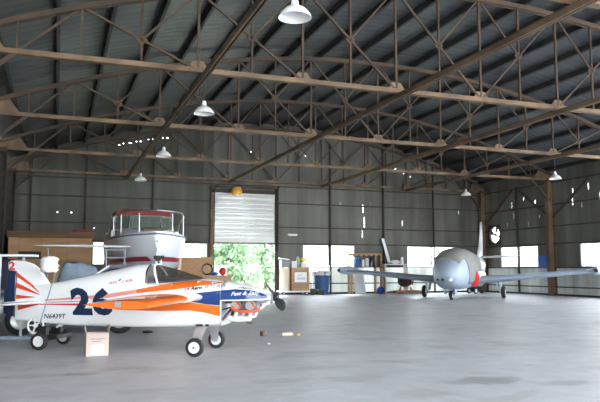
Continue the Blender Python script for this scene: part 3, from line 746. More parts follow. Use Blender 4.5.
# ------------------------------------------------------------------ cardboard box under the wing
t = thing('cardboard_box', (.60, 10.42, 0), 'pale pink cardboard box with open flaps on the floor below the number 26', 'box', rz=math.radians(5))
q = MB(); q.mm((-.16, -.12, 0), (.16, -.11, .33)); q.mm((-.16, .11, 0), (.16, .12, .33)); q.mm((-.16, -.11, 0), (-.15, .11, .33)); q.mm((.15, -.11, 0), (.16, .11, .33)); q.mm((-.15, -.11, 0), (.15, .11, .01)); q.build('carton', M['card'], t)
for sg in (-1, 1): MB().bar((sg * .157, 0, .328), (sg * .18, 0, .44), .006, .20, (0, 1, 0)).build('flap', M['card'], t)
MB().mm((-.09, -.122, .03), (.08, -.1195, .16)).build('paper_label', M['white_ink'], t)
q = MB()
for k, (a_, b_) in enumerate(((-.1, .1), (-.08, .04))): q.mm((a_, -.1225, .24 - k * .035), (b_, -.1195, .25 - k * .035))
q.build('printed_line', M['grey_ink'], t)

# ------------------------------------------------------------------ dark car behind the aeroplane
uc = V((-1.95, .3, 0)).normalized(); ang = math.atan2(uc.y, uc.x)
car = thing('car', (.42, 14.60, 0), 'small dark navy car parked behind the racing aeroplane', 'car', rz=ang)
prof = [(-1.55, .30), (-1.6, .55), (-1.60, .88), (-1.52, 1.25), (-1.2, 1.35), (-.95, 1.36), (-.70, 1.35), (-.42, 1.15), (.02, .88), (1.38, .80), (1.56, .68), (1.58, .38), (1.48, .25), (1.20, .24), (1.13, .42), (.93, .53), (.73, .42), (.66, .24), (-.65, .24), (-.72, .42), (-.92, .53), (-1.12, .42), (-1.20, .26)]
q = MB(); n_ = len(prof); rings = []
for y, k, zz in ((-.74, .97, 0), (-.76, 1, .0), (.76, 1, 0), (.74, .97, 0)):
    rings.append([V((x * k, y * (1 if z < .9 else 1 - (z - .9) * .35), z)) for x, z in prof])
q.loft(rings); body = q.build('body', M['car'], car, smooth=25)
for sg in (-1, 1):
    q = MB(); q.prism([(-1.50, .93), (-1.44, 1.22), (-1.2, 1.30), (-.98, 1.30), (-.98, .93)], lambda u, v, d: V((u, sg * (.762 * (1 - (v - .9) * .35)) + d * .006, v)), -1, 1); q.build('side_window', M['glass_car'], car)
    q = MB(); q.prism([(-.92, .93), (-.92, 1.30), (-.72, 1.29), (-.44, 1.10), (-.16, .93)], lambda u, v, d: V((u, sg * (.762 * (1 - (v - .9) * .35)) + d * .006, v)), -1, 1); q.build('side_window', M['glass_car'], car)
q = MB(); q.add([(-.69, -.58, 1.34), (-.69, .58, 1.34), (.0, .70, .89), (.0, -.70, .89)], [(0, 1, 2, 3)]); o = q.build('windscreen', M['glass_car'], car); o.location = (.012, 0, .012)
for x in (-.92, .93):
    for sg in (-1, 1): wheel(car, (x, sg * .70, .29), .29, .17, hubm=M['alu'])
for sg in (-1, 1): MB().box((1.56, sg * .55, .60), (.05, .25, .12)).build('headlamp', M['white_plastic'], car, bevel=.02)
q = MB(); q.tube([(-.69, .655, 1.34), (-.42, .70, 1.15), (.03, .77, .88)], .02, 6); q.build('windscreen_pillar', M['white_metal'], car)

# spare wing on a rack, bench frame and tarp behind the tail
t = thing('storage_rack', (1.06, 15.75, 0), 'grey tube stand holding up the right end of the long white wing', 'rack')
for x in (0.0, .41): MB().tube([(x, 0, 0), (x, 0, 1.70)], .018, 6).build('post', M['grey_tube'], t)
q = MB(); q.tube([(0, 0, 1.53), (.41, 0, 1.53)], .018, 6); q.tube([(0, 0, .3), (.41, 0, .3)], .016, 6); q.tube([(-.03, 0, 1.705), (.44, 0, 1.705)], .018, 6); q.build('cross_bar', M['grey_tube'], t)
for x in (0., .41): MB().bar((x, -.25, .015), (x, .25, .015), .04, .03).build('foot', M['grey_tube'], t)
q = MB().loft([airfoil(y - .22 * k, y + .22 * k, 1.66 + .004 * k, th, x, 8) for x, y, th, k in ((0, 0, .018, .6), (.25, 0, .05, .9), (.9, 0, .07, 1), (1.65, 0, .055, 1), (1.72, 0, .03, .9))])
R = Matrix(((0, 1, 0), (1, 0, 0), (0, 0, 1)))
q.v = [tuple(R @ V(p)) for p in q.v]
o = q.build('spare_wing', M['white_paint'], None, smooth=40); o.location = (-.48, 15.75, .115); o.scale = (1.2, 1.1, 1)
tag(o, 'long slim white wing panel lying on stands above the number 26', 'wing')
t = thing('work_stand', (-.30, 15.85, 0), 'grey trestle under the left end of the long white wing, behind the white bag', 'stand')
MB().tube([(.12, -.15, 0), (.12, -.15, 1.715)], .02, 6).build('post', M['grey_tube'], t); MB().tube([(.12, -.30, 1.70), (.12, .1, 1.70)], .02, 6).build('cross_bar', M['grey_tube'], t); MB().box((.12, -.05, .015), (.3, .3, .03)).build('foot', M['grey_tube'], t)
t = thing('tall_bench', (-1.1, 12.75, 0), 'tall bench with a thin pale top and white legs at the left edge', 'bench')
MB().mm((-.7, -.35, 1.48), (.80, .18, 1.515)).build('bench_top', M['bench'], t)
for x, y in ((-.65, -.3), (.20, -.3), (-.65, .14), (.55, .14)): MB().mm((x - .022, y - .022, 0), (x + .022, y + .022, 1.48)).build('leg', M['bench'], t)
q = MB(); q.mm((-.65, .12, .9), (.55, .16, .94)); q.mm((-.65, -.3, .35), (-.62, .17, .39)); q.build('stretcher', M['dark_iron'], t)
MB().mm((-1.0 - .55, 12.78, .94), (-1.0 + .3, 12.93, 1.44)).build('tool_chest', mat('dark_matt_navy', (.012, .015, .03), .85)); tag(bpy.data.objects['tool_chest'], 'dark blue chest standing on the stretcher of the tall bench', 'chest')
# tarp heap
rows = []
for i in range(15):
    r_ = []
    for j in range(13):
        u = i / 14 * 2 - 1; v = j / 12 * 2 - 1
        h = 1.42 * (1 - max(0, abs(u) - .55) ** 2 * 3.3) * (1 - max(0, abs(v) - .6) ** 2 * 3.5) + .03 * math.sin(i * 1.7 + j) - .22 * max(0, u)
        r_.append(V((u * .60 * (1.15 if abs(u) > .9 else 1), v * .45, max(.45, h) if abs(u) < .99 and abs(v) < .99 else .02)))
    rows.append(r_)
q = MB().sheet(rows); o = q.build('tarpaulin', M['tarp'], None, smooth=60, solid=.01); o.location = (.55, 16.9, 0)
tag(o, 'blue-grey tarpaulin covering a tall heap behind the fin and turtledeck', 'tarpaulin')

# ------------------------------------------------------------------ motor boat on its trailer
BX, BY = 2.82, 20.2
boat = thing('motor_boat', (BX, BY, .88), 'white motor boat with maroon canopy, bow towards the camera', 'boat')
#        y    deckhalf deckz chinehalf chinez keelz
HS = [(0., .06, 1.52, .03, 1.1, 1.0), (.25, .46, 1.50, .28, .95, .66), (.6, .78, 1.48, .56, .78, .40), (1.1, 1.02, 1.46, .82, .63, .20), (1.8, 1.16, 1.44, 1.0, .52, .07), (2.8, 1.23, 1.42, 1.1, .46, .0), (4.5, 1.22, 1.39, 1.12, .42, .0), (6.4, 1.16, 1.36, 1.08, .40, .0)]
def hring(h, z0=None):
    y, dh, dz, ch, cz, kz = h; r = []
    pts = [(-dh, dz), (-dh * 1.01, dz - .12), (-(dh + ch) / 2 - .03, (dz + cz) / 2), (-ch, cz), (-ch * .5, (cz + kz) / 2), (0, kz), (ch * .5, (cz + kz) / 2), (ch, cz), ((dh + ch) / 2 + .03, (dz + cz) / 2), (dh * 1.01, dz - .12), (dh, dz)]
    return [V((x, y, z)) for x, z in pts]
def hsub(n_):
    out = []
    for i in range(n_ + 1):
        y = 6.4 * (i / n_) ** 1.5; out.append((y,) + interp(y, HS))
    return out
q = MB().loft([hring(h) for h in hsub(22)]); hull = q.build('hull', M['gelcoat'], boat, smooth=32)
def hullx(h, z):
    y, dh, dz, ch, cz, kz = h
    pts = [(0, kz), (ch * .5, (cz + kz) / 2), (ch, cz), ((dh + ch) / 2 + .03, (dz + cz) / 2), (dh * 1.01, dz - .12), (dh, dz)]
    for (xa, za), (xb, zb) in zip(pts, pts[1:]):
        if za <= z <= zb: return lerp(xa, xb, (z - za) / max(1e-6, zb - za))
    return 0.
q = MB()
for sg in (-1, 1):
    rows = []
    for h in hsub(40):
        if h[5] > .60: continue
        za, zb = .585 + .07 * max(0, 1 - h[0] / 2.2), .70 + .09 * max(0, 1 - h[0] / 2.2)
        rows.append([V((sg * (hullx(h, lerp(za, zb, k / 3)) + .012), h[0] - .012, lerp(za, zb, k / 3))) for k in range(4)])
    q.sheet(rows)
q.build('boot_stripe', M['maroon_paint'], hull, solid=.012)
MB().tube([V((sx * h[1] * 1.012, h[0] - .012, h[2] - .06)) for sx, hs in ((-1, list(reversed(hsub(14)))), (1, hsub(14))) for h in hs], .028, 8).build('rub_rail', M['grey_tube'], hull, smooth=50)
# foredeck with a crown and raised coachroof
rows = []
for h in hsub(16):
    if h[0] > 3.0: continue
    rows.append([V((h[1] * .97 * u, h[0] + .02, h[2] + .01 + .13 * (1 - u * u) * min(1, h[0] / 1.0))) for u in [k / 6 - 1 for k in range(13)]])
MB().sheet(rows).build('foredeck', M['gelcoat'], boat, smooth=50, solid=.02)
q = MB(); q.loft([[V((-w_, y, 1.50)), V((-w_ * .86, y, zt)), V((w_ * .86, y, zt)), V((w_, y, 1.50))] for y, w_, zt in ((1.3, .35, 1.60), (1.9, .75, 1.70), (2.9, .95, 1.80))]); q.build('cabin_top', M['gelcoat'], boat, smooth=25, bevel=.03)
MB().box((.05, 1.9, 1.715), (.5, .45, .04), Matrix.Rotation(.15, 3, 'X')).build('deck_hatch', M['ply_dark'], boat, bevel=.01)
# windscreen
wpts = [(-1.05, 4.0), (-1.0, 3.1), (-.55, 2.75), (.55, 2.75), (1.0, 3.1), (1.05, 4.0)]
for (x0, y0), (x1, y1) in zip(wpts, wpts[1:]):
    q = MB(); q.add([(x0, y0, 1.72), (x1, y1, 1.72), (x1 * .93, y1 + .28, 2.22), (x0 * .93, y0 + .28, 2.22)], [(0, 1, 2, 3)]); q.build('windscreen', M['glass_green'], boat, solid=.01)
    q = MB(); q.tube([(x0, y0, 1.72), (x0 * .93, y0 + .28, 2.22), (x1 * .93, y1 + .28, 2.22), (x1, y1, 1.72)], .018, 6); q.tube([(x0, y0, 1.72), (x1, y1, 1.72)], .022, 6); q.build('windscreen_frame', M['alu'], boat)
for sg in (-1, 1): MB().mm((sg * 1.0, 2.9, 1.36), (sg * 1.14, 6.3, 1.70)).build('coaming', M['gelcoat'], boat, bevel=.03)
# bow rail
rail = [V((sx * (h[1] - .05), h[0] + .05, 2.05 + (.12 if h[0] < 1 else .06))) for sx, hs in ((-1, list(reversed(hsub(14)))), (1, hsub(14))) for h in hs if h[0] < 2.6]
rail = [rail[0] + V((0, .95, -.60)), rail[0] + V((0, .5, -.16))] + rail + [rail[-1] + V((0, .5, -.16)), rail[-1] + V((0, .95, -.60))]
q = MB().tube(rail, .022, 8); br = q.build('bow_rail', M['steel'], boat, smooth=60)
for sx in (-1, 1):
    for y in (.35, 1.1, 2.0):
        dh, dz = interp(y, HS)[:2]; MB().tube([(sx * (dh - .05), y, dz), (sx * (dh - .05), y + .02, 2.10)], .016, 6).build('stanchion', M['steel'], br)
# bimini
rows = []
for k in range(9):
    y = 3.4 + k * .26; sag = .02 * math.cos(k * PI / 2)
    rows.append([V((x, y, 2.28 + .17 * (1 - abs(x / .94) ** 3) + .10 * math.sin(PI * k / 8) + sag)) for x in [-.94 + j * 1.88 / 14 for j in range(15)]])
bi = MB().sheet(rows).build('bimini_top', M['maroon'], boat, smooth=60, solid=.03)
q = MB(); q.box((0, 3.4, 2.32), (1.86, .05, .24)); q.build('valance', M['maroon'], bi, bevel=.02)
for y0, y1 in ((3.4, 4.2), (5.5, 4.6)):
    for sg in (-1, 1): MB().tube([(sg * 1.06, y1, 1.70), (sg * .93, y0, 2.38)], .018, 6).build('bimini_pole', M['steel'], bi)
MB().cyl((0, .03, 1.25), (0, -.06, 1.22), .03, 8).build('bow_eye', M['steel'], boat)
MB().cyl((-.98, 3.2, 1.76), (-.98, 3.2, 1.98), .02, 8).build('nav_light', M['red_ink'], boat)
tr = thing('boat_trailer', (BX, BY, 0), 'boat trailer with a black winch post under the white motor boat', 'trailer')
q = MB(); q.bar((0, -1.2, .45), (0, 1.0, .45), .1, .12); 
for sg in (-1, 1): q.bar((0, .2, .45), (sg * .75, 1.6, .45), .08, .1); q.bar((sg * .75, 1.6, .45), (sg * .75, 6.2, .45), .08, .1)
for y in (1.7, 3.6, 5.6): q.bar((-.75, y, .45), (.75, y, .45), .07, .08)
q.build('frame', M['gunmetal'], tr)
for sg in (-1, 1):
    MB().bar((sg * .55, 2.6, .60), (sg * .55, 6.2, .60), .12, .06).build('bunk', M['tarp'], tr)
    wheel(tr, (sg * 1.02, 4.2, .33), .33, .2, (1, 0, 0)); MB().bar((sg * .75, 4.2, .38), (sg * 1.0, 4.2, .33), .06, .06).build('axle_stub', M['dark_iron'], tr)
    q = MB(); q.tube([(sg * 1.03, 4.2 + .42 * math.cos(a_), .33 + .42 * math.sin(a_)) for a_ in [PI * k / 8 for k in range(9)]], .035, 6); q.build('mudguard', M['gunmetal'], tr)
q = MB(); q.bar((0, -.62, .45), (0, -.5, 1.5), .08, .08); q.build('winch_post', M['black'], tr)
q = MB(); q.box((-.02, -.5, 1.58), (.16, .14, .14)); q.cyl((-.16, -.52, 1.62), (.14, -.52, 1.62), .05, 12); q.build('winch', M['dark_iron'], tr, bevel=.01)
MB().cyl((.03, -.58, 1.35), (.03, -.50, 1.62), .045, 10).build('bow_stop', M['white_plastic'], tr)
q = MB(); q.cyl((0, -1.0, 0), (0, -1.0, .5), .035, 8); q.build('jack', M['steel'], tr)

# ------------------------------------------------------------------ plywood room in the far left corner
t = thing('plywood_room', (0, 30.0, 0), 'tan plywood-clad store room in the far left corner', 'room')
PXL, PXR = -1.9, 1.42
pan = [(-1.9, -1.5), (-1.5, -.62), (-.62, .40), (.40, 1.42)]
for i, (a_, b_) in enumerate(pan):
    if i == 1:
        MB().mm((a_ + .005, -.02, 0), (b_ - .005, .02, 1.72)).build('front_panel', M['ply'], t); MB().mm((a_ + .005, -.02, 2.02), (b_ - .005, .02, 2.60)).build('front_panel', M['ply'], t)
    else: MB().mm((a_ + .005, -.02, 0), (b_ - .005, .02, 2.60)).build('front_panel', M['ply'], t)
MB().mm((1.38, .02, 0), (1.42, 2.3, 2.60)).build('side_panel', M['ply'], t); MB().mm((-1.9, .02, 0), (-1.86, 2.3, 2.60)).build('side_panel', M['ply'], t)
MB().mm((-1.95, -.12, 2.60), (1.50, 2.35, 2.86)).build('roof_beam', M['ply_dark'], t)
MB().mm((-1.49, .3, 1.5), (-.63, .34, 2.3)).build('vent_screen', M['black'], t)
MB().mm((.62, 29.98, 2.865), (1.42, 30.5, 2.99)).build('flat_box', M['maroon'], None); tag(bpy.data.objects['flat_box'], 'low dark red box lying on the roof of the plywood store room', 'box')
q = MB(); q.mm((-2.2, 27.6, 0), (-1.72, 28.3, 1.25)); o = q.build('grey_locker', M['gunmetal'], None, bevel=.02); tag(o, 'dark grey steel locker at the left edge before the plywood room', 'locker')
# strand board and bits right of the boat
t = thing('strand_board_bin', (6.22, 31.75, 0), 'brown strand-board bin standing between boat and overhead door', 'bin')
q = MB(); q.mm((-.72, -.5, 0), (.72, -.46, 1.86)); q.build('front_board', M['osb'], t); q = MB(); q.mm((-.72, -.46, 0), (-.68, .5, 1.86)); q.build('side_board', M['osb'], t); q = MB(); q.mm((.68, -.46, 0), (.72, .5, 1.86)); q.build('side_board', M['osb'], t)
o = MB().mm((6.0, 28.0, 0), (7.1, 28.7, 1.02)).build('workbench', M['wood'], None, bevel=.01); tag(o, 'low wooden workbench in front of the strand-board bin', 'bench')
def lump(name, c, d, m, label, cat, seed=0, n1=10, n2=14, amp=.15):
    r = random.Random(seed); rows = []
    for i in range(n1 + 1):
        th = PI * i / n1; rows.append([V((d[0] / 2 * math.sin(th) * math.cos(2 * PI * j / n2), d[1] / 2 * math.sin(th) * math.sin(2 * PI * j / n2), d[2] / 2 * (1 - math.cos(th)))) * 1.0 + V((r.uniform(-1, 1) * d[0], r.uniform(-1, 1) * d[1], 0)) * amp * math.sin(th) * .4 for j in range(n2)])
    o = MB().loft(rows).build(name, m, None, smooth=60); o.location = c; return tag(o, label, cat)
lump('backpack', (6.76, 28.2, 1.02), (.32, .3, .34), M['red'], 'bright red bag sitting on the low wooden workbench', 'bag', 1)
lump('cloth_bundle', (6.38, 28.15, 1.02), (.34, .26, .15), M['sky_plastic'], 'blue cloth bundle beside the red bag on the workbench', 'cloth', 2)
q = MB()
for k in range(3): q.tube([(.24 * math.cos(2 * PI * j / 18) * (1 - k * .06), .02 * k, .24 + .24 * math.sin(2 * PI * j / 18) * (1 - k * .06)) for j in range(18)], .02, 6, closed=True)
o = q.build('hose_coil', M['black'], None, smooth=60); o.location = (6.13, 28.45, 1.045); tag(o, 'coil of black hose standing on the workbench beside the boat', 'hose')
t = thing('display_board', (7.72, 33.6, 0), 'white board standing outside in the overhead doorway', 'board')
MB().mm((-.5, -.02, .02), (.55, .02, 1.50)).build('sheet', M['white_door'], t); MB().mm((-.5, .02, 0), (-.42, .4, .06)).build('foot', M['rust_light'], t); MB().mm((.47, .02, 0), (.55, .4, .06)).build('foot', M['rust_light'], t)

# ------------------------------------------------------------------ things along the back wall
t = thing('wheeled_platform', (11.25, 31.75, 0), 'low black wheeled platform under the drum and crate', 'platform')
MB().box((0, 0, .19), (1.5, .8, .06)).build('deck', M['white_plastic'], t)
for x in (-.6, .6):
    for y in (-.3, .3): wheel(t, (x, y, .08), .08, .05, name='castor')
t = thing('fibre_drum', (10.78, 31.72, .22), 'cream fibre drum standing left of the wooden crate', 'drum')
MB().lathe([(.0, 0), (.25, 0), (.25, .9), (.245, 1.18), (0, 1.18)], n=28).build('drum_body', M['cream'], t, smooth=40)
for z in (.03, 1.15): MB().lathe([(.25, z - .03), (.262, z - .03), (.262, z + .03), (.25, z + .03)], n=28).build('hoop', M['alu'], t)
t = thing('wooden_crate', (11.5, 31.75, .22), 'brown wooden crate with a white label below the windows', 'crate')
q = MB(); q.mm((-.44, -.36, 0), (.44, .36, 1.14)); q.build('box', M['wood'], t)
for x in (-.41, .41): MB().mm((x - .04, -.385, 0), (x + .04, -.36, 1.14)).build('batten', M['ply'], t)
for z in (.05, 1.09): MB().mm((-.37, -.385, z - .05), (.37, -.36, z + .05)).build('batten', M['ply'], t)
MB().mm((-.31, -.372, .42), (.33, -.361, .92)).build('paper_label', M['white_ink'], t)
q = MB(); q.mm((-.2, -.375, .55), (.25, -.3725, .66)); q.mm((-.18, -.375, .74), (.1, -.3725, .80)); q.build('printed_line', mat('pale_blue_print', (.55, .66, .75), .6), t)
o = MB().box((10.78, 31.72, 1.58), (.46, .4, .34)).build('metal_tin', M['gunmetal'], None, bevel=.02); tag(o, 'grey metal box sitting on top of the cream drum', 'box')
o = MB().box((10.72, 31.70, 1.80), (.5, .3, .03), Matrix.Rotation(.12, 3, 'Y')).build('tilted_tray', M['alu'], None); tag(o, 'thin tilted metal tray on the grey box above the drum', 'tray')
o = MB().box((11.24, 31.7, 1.53), (.26, .3, .34)).build('white_carton', M['white_plastic'], None, bevel=.01); tag(o, 'white carton at the left on top of the wooden crate', 'carton')
o = MB().box((11.74, 31.66, 1.50), (.32, .3, .28)).build('low_carton', M['white_plastic'], None, bevel=.01); tag(o, 'white carton under the yellow container on the crate', 'carton')
o = MB().box((11.76, 31.66, 1.76), (.26, .24, .22)).build('yellow_container', M['yellow'], None, bevel=.03); tag(o, 'bright yellow container stacked above the wooden crate', 'container')
lump('carrier_bag', (11.475, 31.72, 1.36), (.18, .22, .58), M['green'], 'pale green carrier bag between the cartons on the crate', 'bag', 5)
t = thing('plastic_bin', (12.86, 31.9, 0), 'tall dark blue plastic bin with a white liner by the back wall', 'bin')
MB().lathe([(0, .06), (.34, .06), (.41, 1.05), (.43, 1.07), (.43, 1.13), (.39, 1.13), (.32, .1), (0, .1)], n=28).build('tub', M['blue_plastic'], t, smooth=40)
lin = []
for z, r_ in ((.98, .425), (1.08, .45), (1.20, .42), (1.27, .30), (1.24, .12)): lin.append([V((r_ * (1 + .05 * math.sin(5 * a_) + .03 * math.sin(9 * a_)) * math.cos(a_), r_ * (1 + .05 * math.sin(5 * a_)) * math.sin(a_), z + .02 * math.sin(7 * a_))) for a_ in [2 * PI * k / 36 for k in range(36)]])
MB().loft(lin, cap=True).build('liner', M['white_plastic'], t, smooth=60)
for x, y in ((-.25, -.2), (.25, -.2), (-.25, .2), (.25, .2)): wheel(t, (x, y, .035), .035, .03, name='castor')
t = thing('broom', (12.17, 31.5, 0), 'broom with a long white handle leaning beside the blue bin', 'broom', rz=.0)
MB().tube([(.02, -.02, .52), (.26, .82, 1.40)], .02, 8).build('handle', M['white_metal'], t); q = MB(); q.box((0, -.06, .36), (.24, .1, .32)); q.build('brush', M['black'], t, bevel=.02)
for v in [t]: v.location.z = -.20
o = MB().box((12.50, 31.28, .13), (.38, .30, .26)).build('tool_case', M['black'], None, bevel=.02); tag(o, 'black tool case on the floor before the blue bin', 'case')
# tool shelf and bench on the back wall
t = thing('tool_shelf', (15.55, 32.3, 0), 'brown wooden wall shelf with a peg rail above the left jet wing', 'shelf')
MB().mm((-.95, -.25, 1.38), (.98, .2, 1.43)).build('board', M['ply_dark'], t); MB().mm((-.95, .10, 2.0), (.98, .16, 2.14)).build('peg_rail', M['ply'], t)
for x in (-.93, .96, .62): MB().mm((x - .04, .08, 0), (x + .04, .2, 2.1)).build('upright', M['ply'], t)
for x in (-.93, .96): MB().mm((x - .04, -.25, 0), (x + .04, -.17, 1.38)).build('leg', M['ply'], t)
for k in range(6): MB().mm((-.7 + k * .3, .02, 1.95), (-.66 + k * .3, .10, 2.06)).build('peg', M['black'], t)
def bottle(x, r, h, m, label):
    t_ = thing('fluid_bottle', (x, 32.22, 1.43), label, 'bottle', 'bottles on the wall shelf')
    MB().lathe([(0, 0), (r, 0), (r, h * .75), (r * .8, h * .86), (.03, h * .92), (0, h * .92)], n=16).build('flask', m, t_, smooth=40); MB().cyl((0, 0, h * .92), (0, 0, h), .035, 10).build('cap', M['black'], t_)
bottle(15.02, .20, .52, M['sky_plastic'] if 0 else M['blue_plastic'], 'widest blue bottle, leftmost on the wall shelf')
bottle(15.35, .08, .42, M['white_plastic'], 'slim white bottle next to the wide blue bottle on the shelf')
bottle(15.58, .10, .50, M['white_plastic'], 'taller white bottle between slim bottle and dark blue bottle')
bottle(15.84, .11, .52, M['navy'], 'dark navy bottle, rightmost on the wall shelf')
o = MB().bar((17.0, 32.36, 1.62), (16.62, 32.38, 2.95), .16, .03, (0, 1, 0)).build('leaning_plank', M['white_door'], None); tag(o, 'pale plank leaning against the back wall above the jet wing', 'plank')
t = thing('parts_shelf', (17.25, 32.25, 0), 'white low shelf unit under the leaning plank behind the jet wing', 'shelf')
MB().mm((-.7, -.25, 1.52), (.7, .2, 1.58)).build('board', M['white_door'], t)
for x in (-.66, .66): MB().mm((x - .03, -.25, 0), (x + .03, .2, 1.52)).build('side', M['white_door'], t)
lump('plastic_wrap', (17.25, 32.16, 1.58), (.62, .22, .22), M['white_plastic'], 'crumpled clear-white plastic wrapping on the low white shelf', 'wrapping', 8)
o = MB().lathe([(0, 0), (.09, 0), (.08, .3), (.05, .36), (0, .36)], (17.68, 32.2, 1.58), n=14).build('white_jug', M['white_plastic'], None, smooth=50); tag(o, 'small white jug at the right end of the low shelf', 'jug')
o = MB().bar((15.15, 32.1, 0), (15.05, 32.2, 1.05), .6, .03, (0, 1, 0)).build('white_board', M['white_door'], None); tag(o, 'white board leaning under the wall shelf behind the jet wing', 'board')
# engine on its stand
t = thing('engine_stand', (17.55, 31.6, 0), 'faded red low stand carrying the rusty aero engine', 'stand')
q = MB(); q.mm((-.75, -.35, .06), (.75, -.27, .14)); q.mm((-.75, .27, .06), (.75, .35, .14)); q.mm((-.6, -.27, .06), (-.5, .27, .14)); q.mm((.5, -.27, .06), (.6, .27, .14)); q.build('frame', M['stand_red'], t)
for x in (-.4, .4): MB().bar((x, 0, .1), (x * .7, 0, .34), .07, .07).build('support', M['stand_red'], t)
q = MB(); q.mm((-.6, -.3, .14), (.9, .3, .17)); q.build('tray', M['wood'], t)
for x in (-.65, .65):
    for y in (-.31, .31): wheel(t, (x, y, .045), .045, .04, (0, 1, 0), name='castor')
t = thing('aero_engine', (17.5, 31.6, .41), 'dark rusty old engine resting on the red stand', 'engine')
MB().lathe([(.0, -.34), (.2, -.32), (.3, -.2), (.32, .1), (.26, .28), (.12, .36), (0, .36)], (0, 0, .26), (1, 0, 0), 20).build('crankcase', M['engine_rust'], t, smooth=40)
for k in range(5):
    a_ = math.radians(90 + 72 * k) ; d = V((0, math.cos(a_), math.sin(a_)))
    if d.z < -.3: continue
    q = MB()
    for j in range(5): q.cyl(V((-.1, 0, .26)) + d * (.2 + j * .04), V((-.1, 0, .26)) + d * (.22 + j * .04), .13, 12)
    q.build('cylinder_barrel', M['engine_rust'], t)
MB().tube([(.2, -.2, .5), (.35, -.3, .3), (.3, -.25, .05)], .04, 8).build('pipe', M['rust'], t, smooth=60)
lump('duffel_bag', (16.2, 31.85, 0), (.45, .3, .38), M['sky_plastic'], 'small blue bag on the floor beside the engine stand', 'bag', 11)
# compressor under the right wing
t = thing('air_compressor', (21.1, 30.3, 0), 'black two-wheeled air compressor on the floor below the right jet wing', 'compressor', rz=.3)
MB().lathe([(0, -.5), (.12, -.47), (.17, -.38), (.17, .38), (.12, .47), (0, .5)], (0, 0, .32), (1, 0, 0), 18).build('tank', M['black'], t, smooth=50)
for sg in (-1, 1): wheel(t, (-.35, sg * .22, .16), .16, .07)
MB().box((.05, 0, .56), (.35, .24, .2)).build('pump', M['dark_iron'], t, bevel=.03); MB().tube([(.4, -.15, .32), (.75, -.15, .62), (.75, .15, .62), (.4, .15, .32)], .02, 6).build('handle', M['black'], t); MB().box((.42, 0, .08), (.06, .2, .16)).build('foot', M['black'], t)
# right wall: fan and blue board
t = thing('exhaust_fan', (XR - .06, FAN[0], FAN[1]), 'round exhaust fan set in the right wall beside the corner column', 'fan')
R_ = .46
q = MB()
for k in range(32):
    a0, a1 = 2 * PI * k / 32, 2 * PI * (k + 1) / 32
    def sq(a_): c, s_ = math.cos(a_), math.sin(a_); m_ = max(abs(c), abs(s_)); return (.56 * c / m_, .56 * s_ / m_)
    (y0, z0), (y1, z1) = sq(a0), sq(a1)
    q.add([(0, R_ * math.cos(a0), R_ * math.sin(a0)), (0, R_ * math.cos(a1), R_ * math.sin(a1)), (0, y1, z1), (0, y0, z0)], [(0, 1, 2, 3)])
    q.add([(0, R_ * math.cos(a0), R_ * math.sin(a0)), (0, R_ * math.cos(a1), R_ * math.sin(a1)), (.16, R_ * math.cos(a1), R_ * math.sin(a1)), (.16, R_ * math.cos(a0), R_ * math.sin(a0))], [(0, 1, 2, 3)])
q.build('housing', M['rust_dark'], t, solid=.015)
MB().cyl((.02, 0, 0), (.12, 0, 0), .08, 16).build('hub', M['rust'], t)
for k in range(4):
    a_ = math.radians(20 + 90 * k); d = V((0, math.cos(a_), math.sin(a_))); f = V((0, -math.sin(a_), math.cos(a_)))
    q = MB(); q.add([V((.05, 0, 0)) + d * .07 - f * .05, V((.03, 0, 0)) + d * .42 - f * .10, V((.11, 0, 0)) + d * .42 + f * .10, V((.09, 0, 0)) + d * .07 + f * .05], [(0, 1, 2, 3)]); q.build('fan_blade', M['rust_light'], t, solid=.01)
for k in range(2): MB().bar((.14, -.45 if k else 0, 0 if k else -.45), (.14, .45 if k else 0, 0 if k else .45), .03, .03, (1, 0, 0)).build('grille_bar', M['rust_dark'], t)
o = MB().mm((XR - .14, 26.95, 1.36), (XR - .105, 27.80, 1.98)).build('blue_board', M['sky_plastic'], None); tag(o, 'bright blue board hung on the right wall beside the column', 'board')

# ------------------------------------------------------------------ jet trainer (local: x forward)
JA = math.radians(226)
jet = thing('jet_aeroplane', (17.48, 26.15, 0), 'grey jet trainer aeroplane with a canvas cockpit cover facing the camera', 'aeroplane', rz=JA)
#       x     hw   zb   zt
JS = [(-6.25, .10, 1.42, 1.72), (-5.6, .20, 1.25, 1.82), (-4.5, .34, 1.0, 1.86), (-3.0, .52, .74, 1.92), (-1.6, .66, .52, 2.02), (-.4, .73, .43, 2.10), (.8, .755, .40, 2.17), (1.8, .765, .40, 2.18), (2.4, .755, .41, 2.13), (2.9, .715, .44, 1.98), (3.3, .62, .52, 1.74), (3.6, .47, .65, 1.50), (3.78, .28, .82, 1.27), (3.84, .08, 1.0, 1.09)]
def jring(x, grow=0., n=36, a0=0, a1=2 * PI, closed=True):
    hw, zb, zt = interp(x, JS); zc = (zb + zt) / 2 - .04; r = []
    m = n if closed else n + 1
    for k in range(m):
        th = a0 + (a1 - a0) * k / n; c, q = math.cos(th), math.sin(th); e = .80
        r.append(V((x, (hw + grow) * math.copysign(abs(c) ** e, c), zc + ((zt + grow - zc) if q > 0 else (zc - zb + grow)) * math.copysign(abs(q) ** e, q))))
    return r
xs = [-6.25 + 10.09 * (i / 60) for i in range(55)] + [3.0 + .84 * math.sin(PI / 2 * i / 12) for i in range(2, 13)]
xs = sorted(set(round(x, 3) for x in xs))
jf = MB().loft([jring(x) for x in xs]).build('fuselage', M['jet'], jet, smooth=50)
def cover_from(x): return math.radians(-38 if x < 2.35 else lerp(-38, 38, min(1, (x - 2.35) / .55)))
MB().sheet([jring(x, .022, 28, cover_from(x), PI - cover_from(x), False) for x in [-.9 + i * .1225 for i in range(36)]]).build('cockpit_cover', M['jet_cover'], jet, smooth=60, solid=.015)
MB().loft([jring(x, .012) for x in [-6.2 + i * .25 for i in range(15)]]).build('rear_fuselage', M['jet_silver'], jet, smooth=50)
